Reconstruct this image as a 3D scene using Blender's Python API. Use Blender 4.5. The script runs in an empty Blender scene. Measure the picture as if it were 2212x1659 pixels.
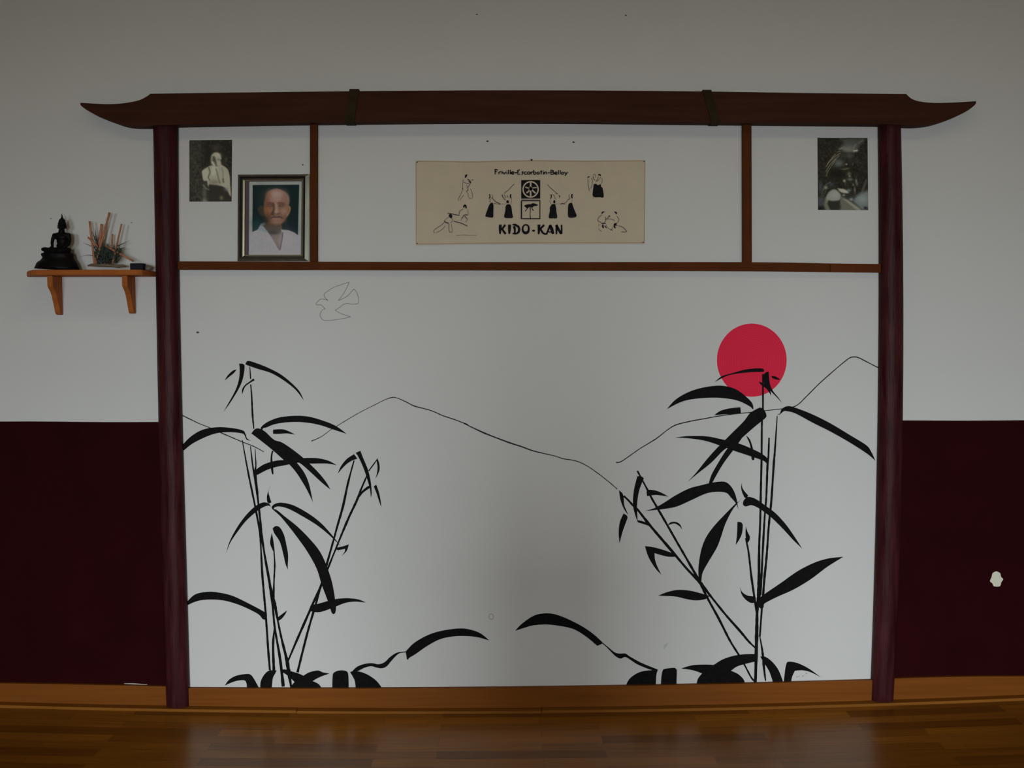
import bpy, bmesh, math, random
import numpy as np
from mathutils import Vector, Matrix
from mathutils.geometry import tessellate_polygon

random.seed(7); rng = np.random.default_rng(7)
S = bpy.context.scene
COL = S.collection

# ------------------------------------------------------------------ camera
FPX, CX, CY = 2236.0, 1106.0, 829.5
PITCH, YAW, ROLL = -0.0481892, 0.01304865, -0.00234899
CAM_Y, CAM_Z = -4.2, 1.565
def cam_axes():
    cp, sp, cy, sy = math.cos(PITCH), math.sin(PITCH), math.cos(YAW), math.sin(YAW)
    fw = Vector((sy*cp, cy*cp, sp)); rt = Vector((cy, -sy, 0)); up = rt.cross(fw)
    c, s = math.cos(ROLL), math.sin(ROLL)
    return c*rt + s*up, -s*rt + c*up, fw
RT, UP, FW = cam_axes()
cd = bpy.data.cameras.new('camera'); cam = bpy.data.objects.new('camera', cd); COL.objects.link(cam)
cd.sensor_fit = 'HORIZONTAL'; cd.sensor_width = 36.0; cd.lens = FPX/2212*36.0
cd.clip_start = 0.05; cd.clip_end = 60
M = Matrix((RT, UP, -FW)).transposed().to_4x4(); M.translation = Vector((0, CAM_Y, CAM_Z))
cam.matrix_world = M
S.camera = cam
def P(px, py, d=0.0):
    """Point on the vertical plane d metres in front of the wall that stands at photo pixel px, py."""
    r = FW + RT*((px-CX)/FPX) + UP*((CY-py)/FPX)
    t = (-CAM_Y - d)/r.y
    return Vector((r.x*t, -d, CAM_Z + r.z*t))

# ------------------------------------------------------------------ view, world, lights
vs = S.view_settings
vs.view_transform = 'Standard'; vs.look = 'None'; vs.gamma = 1.0; vs.use_curve_mapping = False
vs.exposure = 0.0
w = bpy.data.worlds.new('world'); S.world = w; w.use_nodes = True
w.node_tree.nodes['Background'].inputs[0].default_value = (0.75, 0.85, 1.0, 1)
w.node_tree.nodes['Background'].inputs[1].default_value = 0.02

ROOM = dict(x0=-3.9, x1=4.2, y1=-9.0, z1=3.35)
def area(name, loc, sx, sz, power, color, rot, spread=180):
    l = bpy.data.lights.new(name, 'AREA'); l.shape = 'RECTANGLE'; l.size = sx; l.size_y = sz
    l.energy = power; l.color = color; l.spread = math.radians(spread)
    o = bpy.data.objects.new(name, l); COL.objects.link(o); o.location = loc; o.rotation_euler = rot
    return o
DAY = (0.89, 0.965, 1.0)
# daylight entering through the three glazed openings of the back wall and the high side window
WIN = [(-3.3, -1.9, 0.75, 2.35), (-0.27, 0.53, 0.05, 2.15), (2.1, 3.7, 0.75, 2.35)]
# sky light falls into the room on a downward slant through each opening
for (a, b, c, d), pw in zip(WIN, (17.5, 37, 21.5)):
    area('daylight', ((a+b)/2, ROOM['y1']+0.03, (c+d)/2), b-a, d-c, pw, DAY, (math.radians(90-12), 0, 0), 54)

# unseen warm area light added for the beam's shadow and upper wall tint
area('added_top_light', (0.1, -1.3, ROOM['z1']-0.02), 5.2, 0.3, 5.6, (1.0, 0.86, 0.52), (0, 0, 0), 180)

# ------------------------------------------------------------------ helpers
ROOT_LOC = {}
def link(o, parent=None):
    COL.objects.link(o)
    if parent is not None: o.parent = parent
    return o
def origin(parent):
    p = parent
    while p is not None:
        if p.name in ROOT_LOC: return ROOT_LOC[p.name]
        p = p.parent
    return Vector((0, 0, 0))
def thing(name, loc, label, cat, group=None):
    o = bpy.data.objects.new(name, None); link(o); o.location = loc; o.empty_display_size = 0.05
    ROOT_LOC[o.name] = Vector(loc); o['label'] = label; o['category'] = cat
    if group: o['group'] = group
    return o
def mesh(name, verts, faces, mat, parent=None, smooth=False, label=None, mats=None, fmat=None):
    L = origin(parent)
    if parent is None and verts:
        L = Vector((0, 0, 0))
    me = bpy.data.meshes.new(name)
    me.from_pydata([tuple(Vector(v)-L) for v in verts], [], faces); me.update()
    if mat: me.materials.append(mat)
    if mats:
        for m in mats: me.materials.append(m)
    if fmat:
        for p, i in zip(me.polygons, fmat): p.material_index = i
    if smooth:
        for p in me.polygons: p.use_smooth = True
    o = bpy.data.objects.new(name, me); link(o, parent)
    if label: o['label'] = label
    return o
def holder(name, parent):
    o = bpy.data.objects.new(name, None); o.empty_display_size = 0.02; return link(o, parent)
def fixn(o):
    bm = bmesh.new(); bm.from_mesh(o.data); bmesh.ops.recalc_face_normals(bm, faces=bm.faces[:]); bm.to_mesh(o.data); bm.free(); return o
def tag(o, label, cat, group=None):
    o['label'] = label; o['category'] = cat
    if group: o['group'] = group
    return o
def struct(o): o['kind'] = 'structure'; return o
def bevel(o, wd=0.002, seg=2):
    m = o.modifiers.new('bevel', 'BEVEL'); m.width = wd; m.segments = seg; m.limit_method = 'ANGLE'; m.angle_limit = math.radians(40); return o
def box_vf(x0, x1, y0, y1, z0, z1):
    v = [Vector((x, y, z)) for x in (x0, x1) for y in (y0, y1) for z in (z0, z1)]
    f = [(0,1,3,2),(4,6,7,5),(0,4,5,1),(2,3,7,6),(0,2,6,4),(1,5,7,3)]
    return v, f
def box(name, x0, x1, y0, y1, z0, z1, mat, parent=None, bev=0, label=None):
    v, f = box_vf(x0, x1, y0, y1, z0, z1)
    o = fixn(mesh(name, v, f, mat, parent, label=label))
    if bev: bevel(o, bev)
    return o
def crom(pts, n=6):
    if len(pts) < 3: return [tuple(p) for p in pts]
    q = [pts[0]] + list(pts) + [pts[-1]]; out = []
    for i in range(1, len(q)-2):
        p0, p1, p2, p3 = [np.array(a, float) for a in q[i-1:i+3]]
        for k in range(n):
            t = k/n
            out.append(tuple(0.5*((2*p1)+(-p0+p2)*t+(2*p0-5*p1+4*p2-p3)*t*t+(-p0+3*p1-3*p2+p3)*t**3)))
    out.append(tuple(map(float, pts[-1]))); return out
def outline(chains, n=6):
    out = []
    for c in chains:
        for p in crom(c, n):
            if not out or (abs(p[0]-out[-1][0])+abs(p[1]-out[-1][1])) > 1e-4: out.append(p)
    if abs(out[0][0]-out[-1][0])+abs(out[0][1]-out[-1][1]) < 1e-4: out.pop()
    return out
class Strip(list): pass
def stroke(pts, widths, n=6, jit=0.0):
    c = crom(pts, n)
    if not hasattr(widths, '__len__'): widths = [widths]*len(pts)
    ws = np.interp(np.linspace(0, len(pts)-1, len(c)), range(len(pts)), widths)
    L, R = Strip(), []
    for i, p in enumerate(c):
        a = np.array(c[max(0, i-1)]); b = np.array(c[min(len(c)-1, i+1)])
        t = b-a; t = t/(np.hypot(*t)+1e-9); nrm = np.array((-t[1], t[0]))
        h = ws[i]/2*(1+jit*(random.random()-.5))
        L.append(tuple(np.array(p)+nrm*h)); R.append(tuple(np.array(p)-nrm*h))
    return Strip(L + R[::-1])
def prism_vf(poly, d0, d1, conv=P):
    """Flat shape in photo pixels laid on the wall: front face d1 in front of the wall, sides back to d0."""
    n = len(poly)
    fr = [conv(x, y, d1) for x, y in poly]
    bk = [Vector((p.x, -d0, p.z)) for p in fr]
    if isinstance(poly, Strip):
        h = n//2; tris = []
        for i in range(h-1): tris += [(i, i+1, n-2-i), (i, n-2-i, n-1-i)]
    else:
        tris = tessellate_polygon([[Vector((p.x, p.z, 0)) for p in fr]])
    faces = []
    for t in tris:
        a, b, c = [fr[i] for i in t]
        nr = (b-a).cross(c-a)
        faces.append(tuple(t) if nr.y < 0 else tuple(t[::-1]))
    s = 1 if sum(fr[i].x*fr[(i+1) % n].z - fr[(i+1) % n].x*fr[i].z for i in range(n)) > 0 else -1
    for i in range(n):
        j = (i+1) % n
        q = (i, i+n, j+n, j) if s > 0 else (i, j, j+n, i+n)
        faces.append(q)
    return fr+bk, faces
def prism(name, poly, d0, d1, mat, parent=None, label=None, conv=P):
    v, f = prism_vf(poly, d0, d1, conv)
    return mesh(name, v, f, mat, parent, label=label)
def multi(name, polys, d0, d1, mat, parent=None, label=None):
    V, F = [], []
    for pl in polys:
        v, f = prism_vf(pl, d0, d1); k = len(V); V += v; F += [tuple(i+k for i in q) for q in f]
    return mesh(name, V, F, mat, parent, label=label)
def Z(x0, y0, s, pts): return [(x0+u/s, y0+v/s) for u, v in pts]
def circle(cx, cy, rx, ry=None, n=48, a0=0):
    ry = ry or rx
    return [(cx+rx*math.cos(a0+2*math.pi*i/n), cy+ry*math.sin(a0+2*math.pi*i/n)) for i in range(n)]

# ------------------------------------------------------------------ materials
def lin(c): return tuple(((v/255)/12.92 if v/255 <= 0.04045 else ((v/255+0.055)/1.055)**2.4) for v in c)
def mat(name, col, rough=0.6, spec=0.5, var=0.0, scale=20.0, stretch=(1,1,1), col2=None, bump=0.0, bscale=120.0, metal=0.0, coat=0.0):
    m = bpy.data.materials.new(name); m.use_nodes = True
    nt = m.node_tree; b = nt.nodes['Principled BSDF']
    b.inputs['Roughness'].default_value = rough; b.inputs['Metallic'].default_value = metal
    b.inputs['Specular IOR Level'].default_value = spec
    if coat: b.inputs['Coat Weight'].default_value = coat; b.inputs['Coat Roughness'].default_value = 0.15
    tc = nt.nodes.new('ShaderNodeTexCoord'); mp = nt.nodes.new('ShaderNodeMapping')
    nt.links.new(tc.outputs['Object'], mp.inputs['Vector']); mp.inputs['Scale'].default_value = stretch
    if var or col2:
        no = nt.nodes.new('ShaderNodeTexNoise'); no.inputs['Scale'].default_value = scale; no.inputs['Detail'].default_value = 6
        nt.links.new(mp.outputs[0], no.inputs['Vector'])
        r = nt.nodes.new('ShaderNodeValToRGB'); nt.links.new(no.outputs['Fac'], r.inputs[0])
        c2 = col2 if col2 else tuple(min(1, c*(1+var)) for c in col)
        c1 = col if col2 else tuple(c*(1-var) for c in col)
        r.color_ramp.elements[0].position = 0.3; r.color_ramp.elements[1].position = 0.72
        r.color_ramp.elements[0].color = (*c1, 1); r.color_ramp.elements[1].color = (*c2, 1)
        nt.links.new(r.outputs[0], b.inputs['Base Color'])
    else:
        b.inputs['Base Color'].default_value = (*col, 1)
    if bump:
        n2 = nt.nodes.new('ShaderNodeTexNoise'); n2.inputs['Scale'].default_value = bscale; n2.inputs['Detail'].default_value = 4
        nt.links.new(mp.outputs[0], n2.inputs['Vector'])
        bp = nt.nodes.new('ShaderNodeBump'); bp.inputs['Strength'].default_value = bump; bp.inputs['Distance'].default_value = 0.01
        nt.links.new(n2.outputs['Fac'], bp.inputs['Height']); nt.links.new(bp.outputs[0], b.inputs['Normal'])
    return m
WALL = mat('white_wall_paint', (0.72, 0.73, 0.72), 0.85, 0.2, var=0.012, scale=3, bump=0.06, bscale=55)
DADO = mat('dark_red_paint', (0.027, 0.0028, 0.0038), 0.7, 0.03, var=0.12, scale=5, bump=0.05, bscale=60)
CEIL = mat('ceiling_paint', (0.66, 0.56, 0.27), 0.9, 0.2)
SIDE = mat('side_wall_paint', (0.60, 0.52, 0.38), 0.9, 0.2)
POSTM = mat('dark_red_wood_post', (0.030, 0.0040, 0.0056), 0.40, 0.08, scale=14, stretch=(3, 3, 0.35), col2=(0.074, 0.018, 0.020), bump=0.25, bscale=30)
BEAMM = mat('reddish_brown_beam_wood', (0.047, 0.0155, 0.0085), 0.7, 0.08, scale=5, stretch=(0.6, 3, 9), col2=(0.068, 0.0235, 0.0145), bump=0.12, bscale=25)
BANDM = mat('dark_olive_brown_band', (0.034, 0.024, 0.012), 0.7, 0.05, var=0.2, scale=20)
LATH = mat('brown_lath_wood', (0.088, 0.024, 0.0055), 0.6, 0.05, scale=7, stretch=(1, 1, 1), col2=(0.120, 0.034, 0.008), bump=0.08)
LATH2 = mat('brown_lath_wood_lighter', (0.130, 0.034, 0.009), 0.6, 0.05, var=0.15, scale=9)
BASEM = mat('orange_brown_baseboard_wood', (0.185, 0.055, 0.007), 0.5, 0.08, scale=4, stretch=(0.5, 3, 14), col2=(0.245, 0.079, 0.010), bump=0.05)
MOULD = mat('orange_brown_moulding_wood', (0.22, 0.080, 0.010), 0.45, 0.10, scale=4, stretch=(0.5, 3, 14), col2=(0.29, 0.110, 0.014))
BLACK = mat('black_brush_paint', (0.0030, 0.0026, 0.0040), 0.6, 0.07, scale=60, col2=(0.0085, 0.0075, 0.0078), bump=0.1, bscale=90)
THIN = mat('thin_black_line_paint', (0.018, 0.015, 0.015), 0.6, 0.2)
PENCIL = mat('grey_pencil', (0.30, 0.29, 0.28), 0.9, 0.1)
SHELFM = mat('orange_pine_wood', (0.38, 0.105, 0.022), 0.6, 0.08, scale=6, stretch=(1, 4, 4), col2=(0.48, 0.150, 0.034))
STATUE = mat('black_bronze', (0.0035, 0.0033, 0.0038), 0.5, 0.12, var=0.3, scale=60)
PATCH = mat('bare_plaster', (0.80, 0.80, 0.66), 0.9, 0.1, var=0.05)
GREY = mat('grey_mark', (0.34, 0.33, 0.32), 0.9, 0.1)
DKMARK = mat('nail_hole', (0.08, 0.07, 0.06), 0.9, 0.1)

# red sun paint with faint circular brush rings
SUNM = bpy.data.materials.new('red_sun_paint'); SUNM.use_nodes = True
def sun_nodes(cx, cz):
    nt = SUNM.node_tree; b = nt.nodes['Principled BSDF']; b.inputs['Roughness'].default_value = 0.6
    b.inputs['Specular IOR Level'].default_value = 0.1
    tc = nt.nodes.new('ShaderNodeTexCoord'); mp = nt.nodes.new('ShaderNodeMapping'); mp.vector_type = 'POINT'
    mp.inputs['Location'].default_value = (-cx, 0, -cz)
    nt.links.new(tc.outputs['Object'], mp.inputs[0])
    wv = nt.nodes.new('ShaderNodeTexWave'); wv.wave_type = 'RINGS'; wv.rings_direction = 'Y'
    wv.inputs['Scale'].default_value = 34; wv.inputs['Distortion'].default_value = 3.0; wv.inputs['Detail'].default_value = 5; wv.inputs['Detail Scale'].default_value = 2.5
    nt.links.new(mp.outputs[0], wv.inputs[0])
    r = nt.nodes.new('ShaderNodeValToRGB'); nt.links.new(wv.outputs['Fac'], r.inputs[0])
    r.color_ramp.elements[0].color = (0.86, 0.021, 0.068, 1); r.color_ramp.elements[1].color = (0.92, 0.028, 0.084, 1)
    nt.links.new(r.outputs[0], b.inputs['Base Color'])

def floor_mat():
    m = bpy.data.materials.new('parquet_strip_floor'); m.use_nodes = True
    nt = m.node_tree; b = nt.nodes['Principled BSDF']
    tc = nt.nodes.new('ShaderNodeTexCoord'); mp = nt.nodes.new('ShaderNodeMapping')
    nt.links.new(tc.outputs['Object'], mp.inputs[0]); mp.inputs['Location'].default_value = (0.23, 0.03, 0)
    br = nt.nodes.new('ShaderNodeTexBrick'); nt.links.new(mp.outputs[0], br.inputs['Vector'])
    br.inputs['Scale'].default_value = 1.0; br.inputs['Brick Width'].default_value = 0.62; br.inputs['Row Height'].default_value = 0.068
    br.inputs['Mortar Size'].default_value = 0.0006; br.inputs['Mortar Smooth'].default_value = 0.3; br.inputs['Bias'].default_value = 0.0
    br.offset = 0.37; br.offset_frequency = 2
    br.inputs['Color1'].default_value = (0.175, 0.058, 0.0050, 1); br.inputs['Color2'].default_value = (0.360, 0.135, 0.014, 1)
    br.inputs['Mortar'].default_value = (0.07, 0.03, 0.01, 1)
    mp2 = nt.nodes.new('ShaderNodeMapping'); nt.links.new(tc.outputs['Object'], mp2.inputs[0]); mp2.inputs['Scale'].default_value = (1.2, 22, 1)
    no = nt.nodes.new('ShaderNodeTexNoise'); no.inputs['Scale'].default_value = 3; no.inputs['Detail'].default_value = 7
    nt.links.new(mp2.outputs[0], no.inputs[0])
    r = nt.nodes.new('ShaderNodeValToRGB'); nt.links.new(no.outputs['Fac'], r.inputs[0])
    r.color_ramp.elements[0].position = .3; r.color_ramp.elements[0].color = (.72, .72, .72, 1)
    r.color_ramp.elements[1].position = .75; r.color_ramp.elements[1].color = (1.15, 1.15, 1.15, 1)
    mx = nt.nodes.new('ShaderNodeMix'); mx.data_type = 'RGBA'; mx.blend_type = 'MULTIPLY'; mx.inputs['Factor'].default_value = 1
    nt.links.new(br.outputs['Color'], mx.inputs['A']); nt.links.new(r.outputs[0], mx.inputs['B'])
    nt.links.new(mx.outputs['Result'], b.inputs['Base Color'])
    n3 = nt.nodes.new('ShaderNodeTexNoise'); n3.inputs['Scale'].default_value = 2.2; n3.inputs['Detail'].default_value = 3
    nt.links.new(tc.outputs['Object'], n3.inputs[0])
    mr = nt.nodes.new('ShaderNodeMapRange'); nt.links.new(n3.outputs['Fac'], mr.inputs[0])
    mr.inputs['To Min'].default_value = 0.22; mr.inputs['To Max'].default_value = 0.36
    nt.links.new(mr.outputs[0], b.inputs['Roughness']); b.inputs['Specular IOR Level'].default_value = 0.20; b.inputs['Specular Tint'].default_value = (1.0, 0.80, 0.55, 1)
    bp = nt.nodes.new('ShaderNodeBump'); bp.inputs['Strength'].default_value = 0.12; bp.inputs['Distance'].default_value = 0.004
    nt.links.new(n3.outputs['Fac'], bp.inputs['Height']); nt.links.new(bp.outputs[0], b.inputs['Normal'])
    return m
FLOORM = floor_mat()

# ------------------------------------------------------------------ room
# The old timber floor sags slightly towards the middle of the wall; traced along its edge.
EDGE_PX = [(0, 1529), (200, 1533), (385, 1537), (640, 1542), (900, 1543.5), (1160, 1541), (1300, 1539), (1500, 1534.5), (1850, 1525), (2212, 1515)]
MD = 0.056                                         # moulding front, metres from wall
ex = [P(x, y, MD) for x, y in EDGE_PX]
XS = np.array([p.x for p in ex]); ZS = np.array([p.z for p in ex])
cf = np.polyfit(XS, ZS, 2)
def fz(x):
    x = max(-2.3, min(2.4, x)); return float(np.polyval(cf, x))
X0, X1, Y1, Z1 = ROOM['x0'], ROOM['x1'], ROOM['y1'], ROOM['z1']
nx = 70
v = []; f = []
xs = np.linspace(X0, X1, nx)
ys = [0.0, -0.6, -1.5, -3.0, -5.0, Y1]
for j, y in enumerate(ys):
    for x in xs: v.append((x, y, fz(x)))
for j in range(len(ys)-1):
    for i in range(nx-1):
        a = j*nx+i; f.append((a, a+nx, a+nx+1, a+1))
struct(fixn(mesh('floor', v, f, FLOORM)))
if bpy.data.objects['floor'].data.polygons[0].normal.z < 0: bpy.data.objects['floor'].data.flip_normals()
ZB = -0.12
wb = struct(box('wall_back', X0, X1, 0.0, 0.15, ZB, Z1, WALL))
struct(box('wall_left', X0-0.15, X0, Y1, 0.15, ZB, Z1, SIDE))
struct(box('wall_right', X1, X1+0.15, Y1, 0.15, ZB, Z1, SIDE))
struct(box('ceiling', X0-0.15, X1+0.15, Y1-0.15, 0.15, Z1, Z1+0.12, CEIL))
# front wall behind the camera with its three glazed openings
def wall_with_holes():
    V, F = [], []
    def add(x0, x1, z0, z1):
        if x1-x0 < 1e-4 or z1-z0 < 1e-4: return
        v, f = box_vf(x0, x1, Y1-0.15, Y1, z0, z1); k = len(V); V.extend(v); F.extend([tuple(i+k for i in q) for q in f])
    cur = X0-0.15
    for a, b, c, d in WIN:
        add(cur, a, ZB, Z1); add(a, b, ZB, c); add(a, b, d, Z1); cur = b
    add(cur, X1+0.15, ZB, Z1)
    return struct(fixn(mesh('wall_front', V, F, SIDE)))
wall_with_holes()
for i, (a, b, c, d) in enumerate(WIN):
    V, F = [], []
    for (x0, x1, z0, z1) in [(a, a+.06, c, d), (b-.06, b, c, d), (a, b, c, c+.06), (a, b, d-.06, d), ((a+b)/2-.03, (a+b)/2+.03, c, d)]:
        v, f = box_vf(x0, x1, Y1-0.12, Y1-0.04, z0, z1); k = len(V); V += v; F += [tuple(q+k for q in g) for g in f]
    struct(fixn(mesh('window_%d' % (i+1), V, F, BASEM)))

def strip_x(name, top, bot, d0, d1, m, parent=None, n=40, xr=None, kind=None):
    """Long board along the wall whose top and bottom edges follow z=top(x), z=bot(x)."""
    V, F = [], []
    for x in np.linspace(xr[0], xr[1], n):
        zt, zb = top(x), bot(x)
        V += [(x, -d0, zb), (x, -d1, zb), (x, -d1, zt), (x, -d0, zt)]
    for i in range(n-1):
        a = 4*i
        for k in range(4): F.append((a+k, a+(k+1) % 4, a+4+(k+1) % 4, a+4+k))
    F += [(0, 1, 2, 3), (4*n-4, 4*n-3, 4*n-2, 4*n-1)]
    o = fixn(mesh(name, V, F, m, parent)); bevel(o, 0.0015, 2); return o
def zfun(pts, d):
    q = [P(x, y, d) for x, y in pts]; a = np.array([p.x for p in q]); b = np.array([p.z for p in q])
    c = np.polyfit(a, b, 2 if len(a) > 2 else 1)
    return lambda x: float(np.polyval(c, x))
xL = P(384, 1500).x; xR = P(1905, 1500).x
BD = 0.018
DADO_L = zfun([(0, 911), (170, 911), (341, 911.5)], 0.001); DADO_R = zfun([(1950, 908.5), (2080, 908), (2212, 908)], 0.001)
tl = zfun([(0, 1476), (180, 1479), (355, 1483)], BD)
tc_ = zfun([(412, 1486), (650, 1488), (900, 1488), (1150, 1485), (1500, 1477.5), (1700, 1474), (1880, 1470.5)], BD)
tr = zfun([(1930, 1466), (2070, 1462), (2212, 1461)], BD)
mt = lambda x: fz(x) + 0.0110
struct(strip_x('baseboard_left', tl, lambda x: mt(x)-0.010, 0.0, BD, BASEM, xr=(X0, xL-0.002)))
struct(strip_x('baseboard_back', tc_, lambda x: mt(x)-0.010, 0.0, BD, BASEM, xr=(xL, xR)))
struct(strip_x('baseboard_right', tr, lambda x: mt(x)-0.010, 0.0, BD, BASEM, xr=(xR+0.002, X1)))
xm1 = P(640, 1540, MD).x; xm2 = P(1170, 1540, MD).x
# floor moulding in three lengths with visible joints
struct(strip_x('trim_1', mt, lambda x: fz(x)-0.004, BD, MD, MOULD, xr=(X0, xm1-0.0008)))
struct(strip_x('trim_2', lambda x: mt(x)-0.0015, lambda x: fz(x)-0.004, BD, MD+0.002, MOULD, xr=(xm1+0.0008, xm2-0.0008)))
struct(strip_x('trim_3', mt, lambda x: fz(x)-0.004, BD, MD, MOULD, xr=(xm2+0.0008, X1)))

struct(box('shadow_blocker', -0.10, 0.44, -4.95, -4.80, -0.05, 1.42, SIDE))  # unseen block added behind the camera to shade the middle of the lower wall
# painted dado on both sides of the gate, part of the wall
def dado(x0, x1, zt, nm):
    n = 24; V, F = [], []
    for x in np.linspace(x0, x1, n):
        V += [(x, -0.001, -0.02), (x, -0.001, zt(x)+0.0012*math.sin(x*9))]
    F = [(2*i, 2*i+2, 2*i+3, 2*i+1) for i in range(n-1)]
    o = mesh(nm, V, F, DADO, wb, label='dark red painted lower wall'); return o
dado(X0, P(365, 1200).x, DADO_L, 'painted_dado')
dado(P(1905, 1200).x, X1, DADO_R, 'painted_dado')
chip = Z(1850, 860, 3.77, [(1140,1410),(1170,1425),(1178,1455),(1195,1475),(1180,1500),(1168,1532),(1120,1532),(1108,1510),(1088,1490),(1100,1460),(1110,1425)])
prism('plaster_chip', outline([chip + [chip[0]]], 4), 0.0, 0.0018, PATCH, wb, label='pale chip in the dark red paint')
for (x, y, r) in [(1053,305,2.2),(1239,307,2.2),(1030,31,1.6),(1352,33,1.6),(427,718,2.6),(284,481,1.8),(110,472,1.8),(654,356,1.6)]:
    prism('nail_hole', circle(x, y, r*1.2, r*.8, 10, 0.5), 0.0, 0.0006, DKMARK if y < 760 and x > 400 else GREY, wb)
prism('plugged_hole', stroke(circle(1061, 1332, 5.0, 6.0, 20)+[circle(1061, 1332, 5.0, 6.0, 20)[0]], 1.1, 2), 0.0, 0.0006, GREY, wb)
SMUDGE = mat('faint_smudge', (0.58, 0.59, 0.58), 0.9, 0.1)
prism('smudge', stroke([(1434,1402),(1437,1395),(1443,1389)], [2, 6, 2], 5), 0.0, 0.0004, SMUDGE, wb)
# line of white plaster showing above the left baseboard
prism('plaster_chip', stroke([(268,1476.6),(290,1477.2),(318,1478.6)], [.6, 1.6, .6], 4), 0.0, 0.0021, PATCH, wb)

# ------------------------------------------------------------------ mural
mur = thing('mural', P(1146, 1480), 'black brush mural of bamboo, mountains and red sun on the white wall', 'mural')
LP = [0.0012, 0.0007]
def paint(kind, polys, m, parent, d):
    o = multi(kind, polys, 0.0, d, m, parent); return o
A_=(380,760,5.53); B_=(380,1020,5.53); C_=(460,1250,5.53); D_=(700,1280,5.53); E_=(640,840,5.53); F_=(1080,1280,5.53)
G_=(1300,980,5.53); H_=(1400,680,4.254); I_=(1480,1000,5.53); J_=(1300,1240,4.424); K_=(1320,660,3.687); L_=(1000,840,5.53)
def leaf(parent, crop, *chains, name='leaf'):
    pl = outline([Z(*crop, c) for c in chains], 5)
    LP[0] += 0.00003
    if LP[0] > 0.0026: LP[0] = 0.0012
    return paint(name, [pl], BLACK, parent, LP[0])
def stem(parent, pts, wd, crop=None, name='stem', m=None, jit=0.25):
    if crop: pts = Z(*crop, pts)
    LP[1] += 0.00001
    if m is None: wd = [x*1.18 for x in wd]
    return paint(name, [stroke(pts, wd, 7, jit)], m or BLACK, parent, LP[1])

scx, scy = 1624, 778
sun = prism('sun', circle(scx, scy, 75.3, 79.0, 96), 0.0, 0.0005, SUNM, mur, label='red disc of the painted sun')
sp = P(scx, scy)-ROOT_LOC[mur.name]; sun_nodes(sp.x, sp.z)

# mountain lines
ln1 = Z(*A_, [(60,752),(180,810),(280,858),(400,905),(545,970),(650,1015),(790,1075),(930,1130),(1050,1195)])
stem(mur, ln1, [2.2,2,1.6,1.8,2.2,2,2,1.8,1.5], name='mountain_line', m=THIN)
ln2 = Z(*E_, [(180,625),(300,570),(410,490),(500,435),(640,350),(780,270),(950,185),(1060,130),(1150,102),(1220,115),(1320,160),(1410,205),(1560,245),(1650,275),(1750,320),(1900,370),(2050,430)]) \
    + Z(*L_, [(0,405),(130,470),(260,530),(400,585),(560,645),(700,690),(820,735),(950,768),(1100,803),(1200,835),(1300,850),(1390,875),(1490,925),(1600,1000),(1730,1100),(1845,1198)])
stem(mur, ln2, [2.0,1.6,1.4,1.4,1.5,1.4,1.4,1.5,2,1.6,2,2.4,2,2,2.2,2,2.2, 2,2.4,3.4,2.6,3.2,2.6,2.6,2,1.8,2,1.8,2,1.8,1.8,1.9,1.8], name='mountain_line', m=THIN)
ln3 = Z(*K_, [(40,1250),(75,1245),(130,1210),(230,1140),(360,1060),(450,990),(520,950),(640,920),(750,900),(860,880),(1000,862),(1120,850),(1220,838),(1340,825),(1470,800),(1560,720),(1650,630),(1750,540),(1850,455),(1900,418),(1930,410),(1970,415),(2050,455),(2160,512)])
stem(mur, ln3, [3,2,2,2,2.4,2,2.4,2.2,2.4,2,1.8,1.8,1.8,1.8,2,2,2,2,2,2.2,2.6,2.2,2.2,2], name='mountain_line', m=THIN)

# tall bamboo beside the left post
b1 = holder('bamboo', mur); b1['label'] = 'tall painted bamboo beside the left post'
leaf(b1,A_,[(828,150),(860,108),(960,135),(1100,190),(1260,275),(1400,390),(1480,480),(1528,580)],[(1528,580),(1430,455),(1300,350),(1140,255),(980,205),(880,170),(828,150)])
leaf(b1,A_,[(755,140),(800,143),(820,165)],[(820,165),(815,240),(790,350),(740,460),(640,620),(568,715)],[(568,715),(640,590),(710,460),(750,340),(762,230),(755,140)])
leaf(b1,A_,[(580,345),(620,280),(680,225),(725,212)],[(725,212),(690,255),(640,295),(580,345)])
leaf(b1,A_,[(925,318),(940,340)],[(940,340),(880,375),(825,420),(790,510)],[(790,510),(790,450),(825,395),(880,355),(925,318)])
leaf(b1,A_,[(1035,945),(1015,905),(1090,840),(1230,785),(1400,765),(1560,770),(1720,810),(1900,880),(2040,980)],[(2040,980),(1900,935),(1700,870),(1500,840),(1330,842),(1180,865),(1090,900),(1040,915),(1035,945)])
leaf(b1,A_,[(40,1150),(80,1110),(180,1010),(320,930),(500,900),(680,912),(800,940),(830,980),(850,1035),(890,1060)],[(890,1060),(845,1050),(820,1000),(790,975),(650,960),(500,970),(360,1015),(200,1095),(85,1185),(40,1215)])
leaf(b1,A_,[(1160,930),(1270,925),(1350,950),(1425,990)],[(1425,990),(1330,975),(1240,980),(1160,980)])
leaf(b1,A_,[(900,975),(970,915),(1060,950),(1170,1050),(1260,1080),(1370,1150),(1500,1250),(1600,1340),(1700,1440),(1790,1550),(1845,1645)],[(1845,1645),(1740,1560),(1600,1430),(1480,1330),(1300,1240),(1100,1100),(900,975)])
leaf(b1,A_,[(900,975),(970,915),(1100,1000),(1300,1150),(1440,1320),(1530,1440),(1590,1580),(1635,1793)],[(1635,1793),(1560,1640),(1450,1460),(1350,1340),(1280,1285),(1150,1170),(1000,1050),(900,975)])
leaf(b1,A_,[(940,1420),(1050,1345),(1200,1300),(1350,1290),(1520,1270),(1680,1270),(1820,1300),(1920,1355)],[(1920,1355),(1800,1335),(1600,1335),(1440,1325),(1330,1350),(1200,1375),(1090,1410),(975,1470)],[(975,1470),(940,1460),(940,1420)])
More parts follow.
